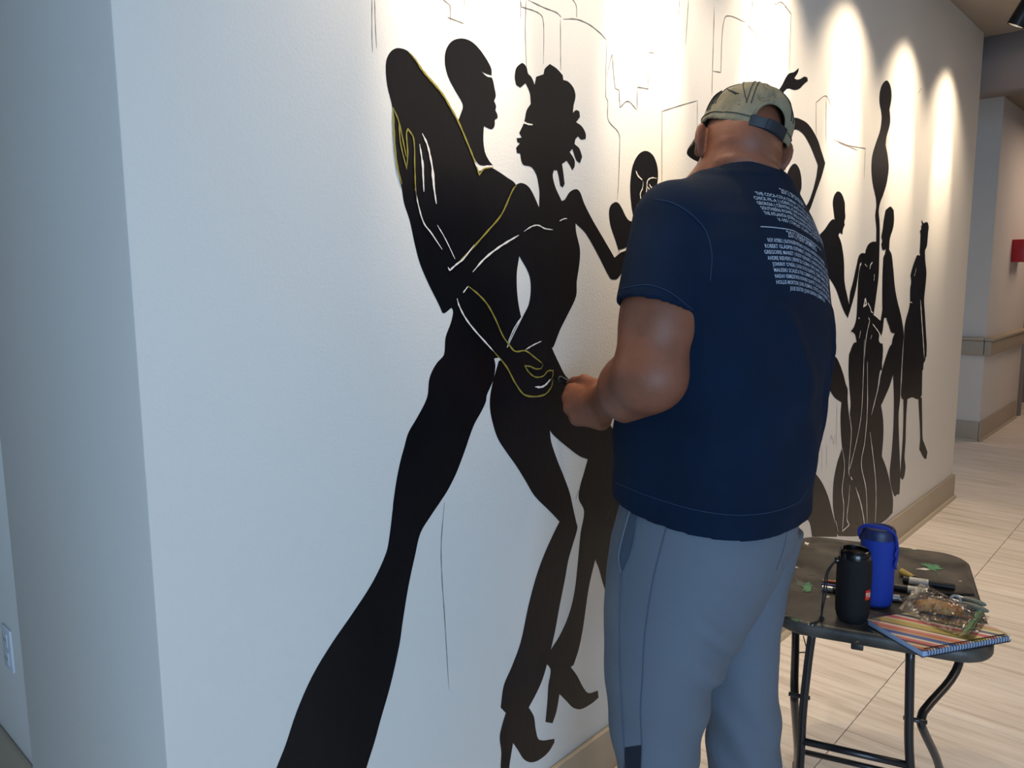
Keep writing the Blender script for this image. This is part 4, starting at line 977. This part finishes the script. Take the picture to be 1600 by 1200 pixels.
for ins_, z in ((.012, .626), (.003, .629), (0, .634), (0, .648), (.0025, .6555), (.008, .6592), (.014, .66)):
    rings.append([bm.verts.new(tuple(TP(a, b, z))) for a, b in rrect(.0415, 2.137, .2285 - ins_, .3265 - ins_, .085 - ins_)])
n = len(rings[0])
for i in range(len(rings) - 1):
    for j in range(n): bm.faces.new([rings[i][j], rings[i][(j + 1) % n], rings[i + 1][(j + 1) % n], rings[i + 1][j]])
bm.faces.new(rings[0][::-1]); bm.faces.new(rings[-1])
bmobj('tabletop', bm, m_ttop, tab, angle=50)
def ctube(name, pts, r, m, par, seg=10): return tubeobj(name, catmull(pts, 5, sharp=60), r, m, par, seg)
TUBE = .0098
for pts in ([(.107, 1.85, .627), (.1125, 1.85, .49), (.117, 1.85, .40), (.128, 1.855, .30), (.142, 1.86, .14), (.150, 1.865, .012)],
            [(-.096, 1.85, .627), (-.102, 1.85, .55), (-.1085, 1.85, .42), (-.109, 1.855, .30), (-.112, 1.86, .14), (-.114, 1.865, .012)]):
    l_ = ctube('leg', [TP(*p) for p in pts], TUBE, m_tleg, tab)
    p = TP(*pts[-1]); latheobj('foot_cap', [(.011, 0), (.0125, .003), (.0125, .03), (.0105, .034)], m_tleg, l_, 14, p - UP * .0115, UP)
for pts in ([(.245, 2.17, .627), (.238, 2.12, .575), (.219, 2.05, .50), (.145, 1.90, .458), (.1395, 1.882, .445), (.142, 1.885, .43), (.198, 2.05, .245), (.215, 2.20, .08), (.222, 2.26, .012)],
            [(-.160, 2.17, .627), (-.155, 2.12, .575), (-.146, 2.05, .50), (-.1335, 1.90, .458), (-.1305, 1.882, .445), (-.131, 1.885, .43), (-.130, 2.05, .215), (-.138, 2.20, .075), (-.142, 2.26, .012)]):
    l_ = ctube('leg', [TP(*p) for p in pts], TUBE, m_tleg, tab)
    p = TP(*pts[-1]); latheobj('foot_cap', [(.011, 0), (.0125, .003), (.0125, .03), (.0105, .034)], m_tleg, l_, 14, p - UP * .0115, UP)
tubeobj('crossbar', [TP(-.109, 1.852, .347), TP(.121, 1.852, .347)], .0085, m_tleg, tab)
tubeobj('crossbar', [TP(-.133, 2.12, .157), TP(.206, 2.12, .157)], .0075, m_tleg, tab)
for a, z_ in ((.127, .452), (-.119, .452)): tubeobj('pivot_bolt', [TP(a - .024, 1.865, z_), TP(a + .024, 1.865, z_)], .005, m_tleg, tab)
for a, b in ((.0, 1.832), (.185, 1.87), (-.12, 1.86)):
    M4 = Matrix(((TE1[0], TE2[0], 0, 0), (TE1[1], TE2[1], 0, 0), (0, 0, 1, 0), (0, 0, 0, 1)))
    bm = bmesh.new(); add_box(bm, (a - .013, b - .012, .612), (a + .013, b + .014, .629), .003, M4); bmobj('clip', bm, m_tleg, tab, angle=40)
w_ = ctube('latch_wire', [TP(-.128, 2.05, .520), TP(-.120, 2.04, .500), TP(-.112, 2.03, .488), TP(-.150, 2.03, .478)], .0016, m_tleg, tab, 6)
# dried paint on the top
def blob(x, y, w, h, m, k, name='paint_spatter', rot=0):
    rr = random.Random(k); n = 31; q = []
    for i in range(n):
        a = 2 * math.pi * i / n; r = .35 + .6 * rr.random() + (.35 if rr.random() > .85 else 0)
        dx, dy = w / 2 * r * math.cos(a), h / 2 * r * math.sin(a); c_, s_ = math.cos(rot), math.sin(rot)
        q.append(T(x + dx * c_ - dy * s_, y + dx * s_ + dy * c_, TZ + .0006 + .0002 * (k % 5)))
    c = sum(q) / n; mesh(name, [*q, c], [(i, (i + 1) % n, n) if False else ((i + 1) % n, i, n) for i in range(n)], m, tab)
for i, a in enumerate([(1457, 886, 34, 11, m_grn, .35), (1443, 889, 26, 4, m_wht, .05), (1470, 913, 38, 8, m_grn, .1), (1473, 913, 9, 2.5, m_wht, 0), (1467, 897, 12, 6, m_smear, .3), (1500, 908, 8, 1.6, m_wht, 0), (1400, 881, 12, 3, m_wht, .2), (1428, 858, 9, 2, m_wht, .2), (1262, 917, 18, 20, m_grn, .8),
    (1252, 912, 22, 12, m_smear, .5), (1294, 932, 8, 4, m_wht, .2), (1260, 849, 9, 5, m_wht, .3), (1248, 852, 12, 5, m_smear, -.5), (1243, 886, 12, 3, m_wht, .2), (1268, 897, 16, 5, m_smear, .1), (1244, 969, 14, 6, m_grn, .2), (1232, 962, 20, 4, m_smear, .1), (1236, 872, 16, 8, m_smear, .2),
    (1382, 988, 22, 9, m_grn, .5), (1362, 985, 30, 2, m_smear, .6), (1312, 846, 12, 2.5, m_smear, .1), (1410, 858, 14, 3, m_smear, .1), (1340, 1003, 8, 5, m_smear, 0)]):
    blob(*a[:5], i * 7 + 3, rot=a[5])

# --- two cylinder loudspeakers
def cyl_at(x, y, r):      # centre of a disc of radius r whose near rim shows at pixel (x, y)
    p = T(x, y); d = nrm([p[0] - CAM[0], p[1] - CAM[1], 0]); return p + d * r
m_bk = mat('black_speaker_mesh', '0B0C11', rough=.7, bump=.3, bscale=900, spec=.35); m_bkg = mat('black_speaker_gloss', '0A0A0E', rough=.2, spec=.6)
m_bl = mat('blue_speaker_mesh', '10359A', rough=.6, bump=.3, bscale=900, spec=.4); m_bl2 = mat('dark_blue_speaker_rubber', '18244F', rough=.45); m_blc = mat('blue_cord', '1B2E8C', rough=.7)
m_badge = mat('red_badge', 'C8301E', rough=.4); m_cord = mat('black_cord', '101014', rough=.7); m_tip = mat('silver_cord_tip', 'A8A8A8', rough=.3, metal=.8)
BK = cyl_at(1330, 978, .0375); BK[2] = TZ
sp = root('bluetooth_speaker', tuple(BK), 'black cylinder loudspeaker with red badge and wrist cord on the table', 'speaker', None)
latheobj('mesh_body', [(.020, .0006), (.029, .002), (.033, .008), (.0365, .022), (.0378, .05), (.0378, .125), (.0365, .143), (.034, .150)], m_bk, sp, 40, BK, UP)
latheobj('top_ring', [(.034, .1502), (.0338, .158), (.0318, .166), (.0285, .169), (.0265, .168), (.0255, .160), (.012, .1555), (.001, .155)], m_bkg, sp, 40, BK, UP)
latheobj('bottom_ring', [(.019, .0001), (.0285, .0004), (.0288, .0018), (.019, .0018)], m_bkg, sp, 32, BK, UP)
vd = nrm([CAM[0] - BK[0], CAM[1] - BK[1], 0]); sd = np.cross(UP, vd)     # toward the viewer, to the right
def on_bk(a, z, r=.0378): return BK + (vd * math.cos(a) + sd * math.sin(a)) * r + UP * z
def curved(name, a0, a1, z0, z1, r0, r1, m, par, fn=on_bk):
    bm = bmesh.new(); g = []
    for i in range(9):
        a = a0 + (a1 - a0) * i / 8; g.append([bm.verts.new(tuple(fn(a, z, r))) for z, r in ((z0, r0), (z0, r1), (z1, r1), (z1, r0))])
    for i in range(8):
        for k_ in range(4): bm.faces.new([g[i][k_], g[i + 1][k_], g[i + 1][(k_ + 1) % 4], g[i][(k_ + 1) % 4]])
    bm.faces.new(g[0]); bm.faces.new(g[-1][::-1]); return bmobj(name, bm, m, par, angle=30)
bd = curved('badge', .72, 1.12, .062, .084, .0375, .0392, m_badge, sp)
vs, fs = text_geo('TG', .013, .85, 1.0, .0004); xs = [v[0] for v in vs]; xm = (max(xs) + min(xs)) / 2
mesh('badge_lettering', [on_bk(.92 + (x - xm) / .0392, .0685 + y, .0395) for x, y in vs], fs, m_wht, bd)
lug = on_bk(-1.30, .140, .0385)
latheobj('cord_lug', [(.006, -.004), (.0075, -.002), (.0075, .003), (.005, .006)], m_bkg, sp, 14, lug, nrm(lug - BK - UP * .140))
cpts = [lug + (lug - BK) * np.array([.06, .06, 0]), T(1290, 905, TZ) * 0 + P(1292, 893, (ROT[2] @ (lug - CAM))), P(1287, 925, ROT[2] @ (lug - CAM) - .002), P(1284, 950, ROT[2] @ (lug - CAM) - .006), P(1283, 963, ROT[2] @ (lug - CAM) - .02)]
cpts2 = [cpts[0], P(1294, 896, (ROT[2] @ (lug - CAM)) - .004), P(1291, 925, ROT[2] @ (lug - CAM) - .006), P(1286, 950, ROT[2] @ (lug - CAM) - .01), P(1284, 964, ROT[2] @ (lug - CAM) - .022)]
kn = T(1284, 966, TZ + .005)
ctube('wrist_cord', cpts + [kn], .0016, m_cord, sp, 6); ctube('wrist_cord', cpts2 + [kn], .0016, m_cord, sp, 6)
latheobj('cord_knot', [(.001, -.006), (.0045, -.004), (.0052, 0), (.0045, .004), (.001, .006)], m_cord, sp, 12, kn, nrm(T(1270, 972) - kn))
for e in ((1262, 976), (1268, 977.5)):
    q = [kn, T(1277, 971, TZ + .003), T(e[0] + 4, e[1] - 1.5, TZ + .0018), T(*e, TZ + .0018)]
    ctube('wrist_cord', q, .0015, m_cord, sp, 6); tubeobj('cord_tip', [q[-2] + (q[-1] - q[-2]) * .2, q[-1]], .0018, m_tip, sp, 6)
BL_ = cyl_at(1366, 954, .039); BL_[2] = TZ
s2_ = root('bluetooth_speaker', tuple(BL_), 'tall blue cylinder loudspeaker with blue carry cord over its top', 'speaker', None)
latheobj('mesh_body', [(.030, .0072), (.036, .009), (.0385, .02), (.0385, .168)], m_bl, s2_, 40, BL_, UP)
latheobj('bottom_ring', [(.024, .0002), (.030, .0006), (.0345, .004), (.036, .0088)], m_bl2, s2_, 40, BL_, UP)
latheobj('top_ring', [(.0384, .1682), (.0380, .178), (.0365, .188), (.033, .193), (.029, .192), (.027, .186), (.012, .183), (.001, .183)], m_bl2, s2_, 40, BL_, UP)
vb = nrm([CAM[0] - BL_[0], CAM[1] - BL_[1], 0]); sb = np.cross(UP, vb)
def on_bl(a, z, r=.0405): return BL_ + (vb * math.cos(a) + sb * math.sin(a)) * r + UP * z
for dz, dr in ((0, 0), (.004, .002)):
    ctube('carry_cord', [on_bl(-1.5, .165, .040 + dr), on_bl(-1.35, .185, .042 + dr), on_bl(-1.0, .1965 + dz, .034), on_bl(-.2, .198 + dz, .026), on_bl(.6, .1965 + dz, .030), on_bl(1.0, .186, .0395), on_bl(1.15, .165, .0415 + dr), on_bl(1.3, .14, .0415 + dr), on_bl(1.2, .11, .0405 + dr)], .0028, m_blc, s2_, 8)
tubeobj('carry_cord', [on_bl(1.15 + .09 * math.sin(t * 2.2), .155 - .055 * t / 6.5, .0425) for t in np.linspace(0, 6.5, 26)], .0028, m_blc, s2_, 8)
latheobj('cord_lug', [(.007, -.003), (.008, 0), (.006, .004)], m_bl2, s2_, 14, on_bl(-1.5, .165, .0385), nrm(on_bl(-1.5, .165) - BL_ - UP * .165))

# --- striped spiral notebook
NB = T(1442, 1017, .676); NBX = nrm([.86, -.51, 0]); NBY = np.array([-NBX[1], NBX[0], 0]); NW_, NH_ = .236, .160
NM = Matrix(((NBX[0], NBY[0], 0, NB[0]), (NBX[1], NBY[1], 0, NB[1]), (0, 0, 1, TZ), (0, 0, 0, 1)))
def NP(a, b, z): return np.array(NM @ Vector((a, b, z)))
k = NT('striped_notebook_cover'); tc = k.n('ShaderNodeTexCoord'); dp = k.n('ShaderNodeVectorMath', operation='DOT_PRODUCT')
sa, sb_ = T(1385, 965, .676), T(1478, 985, .676); sdv = nrm(sb_ - sa); sdl = np.array([sdv @ NBX, sdv @ NBY]); nn_ = np.array([-sdl[1], sdl[0]])
wv = k.n('ShaderNodeTexNoise'); wv.inputs['Scale'].default_value = 9; k.l(tc.outputs['Object'], wv.inputs['Vector'])
k.l(tc.outputs['Object'], dp.inputs[0]); dp.inputs[1].default_value = (nn_[0], nn_[1], 0)
c_s = [np.dot(nn_, q) for q in ((0, 0), (NW_, 0), (0, NH_), (NW_, NH_))]; mr = k.n('ShaderNodeMapRange'); mr.inputs[1].default_value = min(c_s); mr.inputs[2].default_value = max(c_s)
k.l(dp.outputs['Value'], mr.inputs[0])
rp = k.n('ShaderNodeValToRGB'); rp.color_ramp.interpolation = 'CONSTANT'
bands = [('6B4A44', .03), ('D98C5F', .035), ('E8C7A0', .03), ('7E4F4A', .03), ('DE7A74', .04), ('E6D7B4', .03), ('5C6FA3', .05), ('D8A07C', .03), ('C97F4E', .03), ('E58E84', .03), ('F0DEC2', .025), ('8C8050', .03), ('C4AE5A', .07), ('E0D39A', .03), ('DC6670', .045), ('EFE3C8', .03), ('46506E', .04), ('DDD2A6', .035), ('B7A25C', .045), ('E39A8A', .03), ('ECE4CC', .035), ('55734F', .04), ('CF6A6A', .03), ('E4CC8C', .04), ('4C568C', .04), ('D9DFA6', .03), ('E7B9A0', .03), ('B2585F', .03)]
tot = sum(b[1] for b in bands); acc = 0; E_ = rp.color_ramp.elements
for i, (c, w) in enumerate(bands):
    e = E_[i] if i < 2 else E_.new(min(.999, acc / tot))
    e.position = acc / tot; e.color = lin(c); acc += w
k.l(mr.outputs[0], rp.inputs[0]); k.l(rp.outputs[0], k.b.inputs['Base Color']); k.b.inputs['Roughness'].default_value = .28; m_cover = k.m
m_page = mat('notebook_page_edges', '9FB2D0', rough=.8, var=.12, vscale=400, stretch=(.05, .05, 20)); m_bcov = mat('notebook_back_cover', '23252C', rough=.6); m_wire = mat('black_spiral_wire', '1A1C22', rough=.35, metal=.4)
nb = bpy.data.objects.new('notebook', None); COL.objects.link(nb); nb.matrix_world = NM
nb.location = NM.translation; nb.rotation_euler = NM.to_euler(); props(nb, 'spiral notebook with striped cover on the table corner under the plastic bag', 'notebook')
def nbox(name, lo, hi, m, bev=.0008):
    bm = bmesh.new(); add_box(bm, lo, hi, bev); o = bmobj(name, bm, m, None, angle=40); o.parent = nb; return o
nbox('back_cover', (0, 0, .0004), (NW_, NH_, .0018), m_bcov); nbox('pages', (.002, .0015, .0019), (NW_ - .002, NH_ - .002, .0138), m_page, .0003)
nbox('front_cover', (0, 0, .0139), (NW_, NH_, .0156), m_cover)
coil = []
for t in np.linspace(0, 1, 30 * 12 + 1):
    a = t * 30 * 2 * math.pi; coil.append((.008 + t * (NW_ - .016), .0035 - .0085 * math.cos(a) * .9 - .002, .0100 + .0088 * math.sin(a)))
v, f = tube(coil, .0008, 5); cw = mesh('spiral_binding', v, f, m_wire, None, True); cw.parent = nb
hv, hf_ = [], []
bm = bmesh.new()
for i in range(30):
    x = .008 + (i + .5) / 30 * (NW_ - .016); add_box(bm, (x - .0018, .0052, .01562), (x + .0018, .0105, .0158))
o = bmobj('binding_holes', bm, m_bcov, None); o.parent = nb; o['kind'] = 'stuff'

# --- pastry in a zip bag, lying on the notebook
NZ = TZ + .0158
m_bun = mat('baked_pastry_crust', 'A8661E', rough=.35, var=.35, vscale=35, bump=.3, bscale=120, spec=.5, col2='E3B066')
pc = T(1467, 950, NZ + .014); pu = nrm(T(1500, 956, NZ) - T(1435, 946, NZ)); pv2 = np.cross(UP, pu)
V = Vol(pc - .075, pc + .075, .0024)
for (a, b, z, r) in ((-.032, 0, 0, (.020, .021, .0125)), (-.010, .003, .002, (.022, .023, .015)), (.012, -.002, .002, (.021, .022, .014)), (.032, .001, -.001, (.017, .018, .0115))):
    V.ell(pc + pu * a + pv2 * b + UP * z, r, np.array([pu, pv2, UP]), .008)
V.op(lambda X, Y, Z: Z - (NZ + .0025), pc - .09, pc + .09, 'cut', .003)
a_, b_ = V.mesh(); bun = npmesh('pastry', a_, b_, m_bun, None, 1); props(bun, 'golden brown glazed pastry inside the clear zip bag', 'pastry')
k = NT('clear_bag_film'); tr = k.n('ShaderNodeBsdfTransparent'); gl = k.n('ShaderNodeBsdfGlossy'); gl.inputs['Roughness'].default_value = .12
tr.inputs[0].default_value = (.95, .95, .95, 1); lw = k.n('ShaderNodeLayerWeight'); lw.inputs['Blend'].default_value = .35
mxs = k.n('ShaderNodeMixShader'); mt = k.n('ShaderNodeMath', operation='MULTIPLY_ADD'); mt.inputs[1].default_value = .5; mt.inputs[2].default_value = .16
k.l(lw.outputs['Fresnel'], mt.inputs[0]); k.l(mt.outputs[0], mxs.inputs[0]); k.l(tr.outputs[0], mxs.inputs[1]); k.l(gl.outputs[0], mxs.inputs[2])
k.l(mxs.outputs[0], k.t.nodes['Material Output'].inputs[0]); m_film = k.m
k = NT('green_zip_strip'); k.b.inputs['Base Color'].default_value = lin('6F9A6A'); k.b.inputs['Roughness'].default_value = .3; k.b.inputs['Alpha'].default_value = .75; m_zip = k.m
bag = root('zip_bag', tuple(T(1470, 960, NZ)), 'crumpled clear plastic zip bag with green seal on the striped notebook', 'bag')
BQ = [T(1404, 951, NZ), T(1455, 985, NZ), T(1521, 1002, NZ), T(1546, 965, NZ), T(1494, 938, NZ), T(1438, 912, NZ)]
def bagpt(u, v):      # u along the bag (0 bottom, 1 zip), v across it
    A_ = BQ[0] * (1 - u) ** 2 + 2 * BQ[1] * u * (1 - u) + BQ[2] * u * u; B_ = BQ[5] * (1 - u) ** 2 + 2 * BQ[4] * u * (1 - u) + BQ[3] * u * u
    return A_ * (1 - v) + B_ * v
from mathutils import noise
def film(name, z0, amp, top):
    vs, fs = [], []; NU, NV = 46, 30
    for i in range(NU + 1):
        for j in range(NV + 1):
            u, v = i / NU, j / NV; p = bagpt(u, v); e = min(1, 5 * min(u, 1 - u)) * min(1, 4 * min(v, 1 - v))
            q = Vector((p[0] * 34, p[1] * 34, 0)); cr = noise.noise(q) * .5 + abs(noise.noise(q * 2.1)) * .8 - .3
            d = p - pc; hh = 0
            if top:
                a, b = (d @ pu) / .054, (d @ pv2) / .036; r = a * a + b * b
                hh = .033 * math.exp(-(r ** 1.4) * .8)
                lft = max(0, .22 - u) / .22; hh += .030 * lft * abs(v - .45) * 1.4
            vs.append(p + UP * (z0 + hh * (1 if top else 0) + amp * e * (cr + .35) * (1 if top else .12)))
    for i in range(NU):
        for j in range(NV): a = i * (NV + 1) + j; fs.append((a, a + NV + 1, a + NV + 2, a + 1))
    return mesh(name, vs, fs, m_film, bag, top is None)
film('bag_front', .0022, .016, True); film('bag_back', .0007, .0012, False)
vs, fs = [], []
for i in range(21):
    for u_ in (.86, .905): p = bagpt(u_, .02 + .96 * i / 20); vs.append(p + UP * (.0105 + .002 * math.sin(i * .9)))
fs = [(2 * i, 2 * i + 1, 2 * i + 3, 2 * i + 2) for i in range(20)]; mesh('zip_strip', vs, fs, m_zip, bag, True)
zs = []
for u_ in (.86, .905, .93): tubeobj('zip_ridge', [bagpt(u_, .02 + .96 * i / 20) + UP * (.0108 + .002 * math.sin(i * .9)) for i in range(21)], .0007, m_zip, bag, 5)

# --- markers, pencils and brushes
m_bar = mat('silver_marker_barrel', 'A9ADB0', rough=.3, metal=.5); m_cap2 = mat('black_marker_cap', '121318', rough=.35); m_lbl = mat('white_paper_label', 'D9D6CC', rough=.7)
m_or = mat('orange_pencil_lacquer', 'B9683C', rough=.4); m_blp = mat('blue_pencil_lacquer', '22307E', rough=.4); m_wood = mat('pale_pencil_wood', 'C9A77A', rough=.7)
m_tan = mat('tan_wooden_handle', 'B39A50', rough=.55, var=.12, vscale=30, stretch=(1, 8, 1)); m_gry = mat('grey_green_brush_handle', '76796B', rough=.45, var=.1, vscale=40); m_brs = mat('black_bristles', '1A1918', rough=.9)
def rod(name, a, b, r, parts, label, cat, group=None, z=TZ):
    """lies on the table from pixel a to pixel b (or towards b for length L); parts: (name, t0, t1, r0, r1, material)"""
    p0, p1 = T(*a, z), T(*b, z); p0, p1 = p0 + UP * (r + .0003), p1 + UP * (r + .0003); ax_ = p1 - p0; L = np.linalg.norm(ax_); ax_ /= L
    o = root(name, tuple((p0 + p1) / 2 - UP * r), label, cat, group)
    for nm, t0, t1, r0, r1, m in parts:
        e = .0008
        latheobj(nm, [(r0 * .6, t0 * L + .00005), (r0, t0 * L + e), (r1, t1 * L - e), (r1 * .6, t1 * L - .00005)], m, o, 16, p0, ax_)
    return o
rod('pencil', (1284, 909), (1345, 917), .0037, [('wood_end', 0, .06, .0020, .0037, m_wood), ('barrel', .0605, 1, .0037, .0037, m_or)], 'orange pencil lying behind the black loudspeaker', 'pencil')
rod('pencil', (1283, 915), (1348, 924), .0037, [('barrel', 0, .94, .0037, .0037, m_blp), ('wood_end', .9405, 1, .0037, .001, m_wood)], 'dark blue pencil lying behind the black loudspeaker', 'pencil')
rod('marker', (1284, 923), (1343, 933), .0075, [('barrel', 0, .3, .0075, .0075, m_bar), ('cap', .3005, 1, .0078, .0075, m_cap2)], 'silver and black marker sticking out left of the black loudspeaker', 'marker')
rod('marker', (1384, 938), (1432, 943), .0082, [('barrel', 0, .46, .0082, .0082, m_bar), ('cap', .4605, .62, .0072, .0070, m_cap2), ('nib_cap', .6205, 1, .0062, .0055, m_cap2)], 'silver barrelled marker right of the blue loudspeaker', 'marker')
rod('marker', (1386, 921), (1462, 934), .0095, [('barrel', 0, .42, .0092, .0092, m_cap2), ('paper_label', .4205, .8, .0095, .0095, m_lbl), ('cap', .8005, 1, .0092, .0088, m_cap2)], 'fat black marker with a white paper label, nearer one of the pair', 'marker')
rod('marker', (1410, 911), (1492, 924), .0095, [('barrel', 0, .12, .0092, .0092, m_cap2), ('paper_label', .1205, .5, .0095, .0095, m_lbl), ('cap', .5005, 1, .0092, .0088, m_cap2)], 'fat black marker with a white paper label, farther one of the pair', 'marker')
rod('paintbrush', (1446, 931), (1522, 933), .0055, [('bristles', 0, .45, .0055, .0055, m_brs), ('handle', .4505, 1, .0045, .0030, m_cap2)], 'slim black brush behind the pastry bag', 'brush')
rod('wooden_knob', (1408, 899), (1432, 911), .0098, [('handle', 0, .82, .0098, .0068, m_tan), ('ferrule', .8205, 1, .0066, .0062, m_cap2)], 'stubby tan wooden handle with a dark ring, farthest item on the table', 'handle')
def brush(a, b, lb):
    p0, p1 = T(*a, TZ) + UP * .0085, T(*b, TZ) + UP * .0085; d = p1 - p0; L = np.linalg.norm(d); d /= L
    o = root('paintbrush', tuple((p0 + p1) / 2 - UP * .008), lb, 'brush', 'grey handled brushes')
    latheobj('handle', [(.0008, L), (.0035, L - .002), (.0068, L - .014), (.0082, L - .030), (.0066, L - .05), (.0045, .035), (.0043, .0305)], m_gry, o, 16, p0, d)
    latheobj('ferrule', [(.0046, .0300), (.0050, .012), (.0052, .0105)], m_bar, o, 16, p0, d); latheobj('bristles', [(.0050, .0100), (.0052, .004), (.003, -.006), (.0006, -.012)], m_brs, o, 12, p0, d)
brush((1487, 935), (1541, 951), 'paintbrush with grey green handle, farther of two beside the tape ring')
brush((1478, 940), (1545, 961), 'paintbrush with grey green handle, nearer of two beside the pastry bag')
rc = T(1493, 938, TZ + .022); rax = nrm(np.array([-.70, -.45, .45]))
v, f = tube([rc + .0105 * (nrm(np.cross(rax, UP)) * math.cos(t) + np.cross(nrm(np.cross(rax, UP)), rax) * math.sin(t)) for t in np.linspace(0, 2 * math.pi, 28, endpoint=False)], .0032, 10, closed=True)
m_ring2 = mat('grey_tape_ring', '8B8F92', rough=.4)
rg = mesh('tape_ring', v, f, m_ring2, None, True); props(rg, 'small grey ring standing against the brush handles', 'ring')
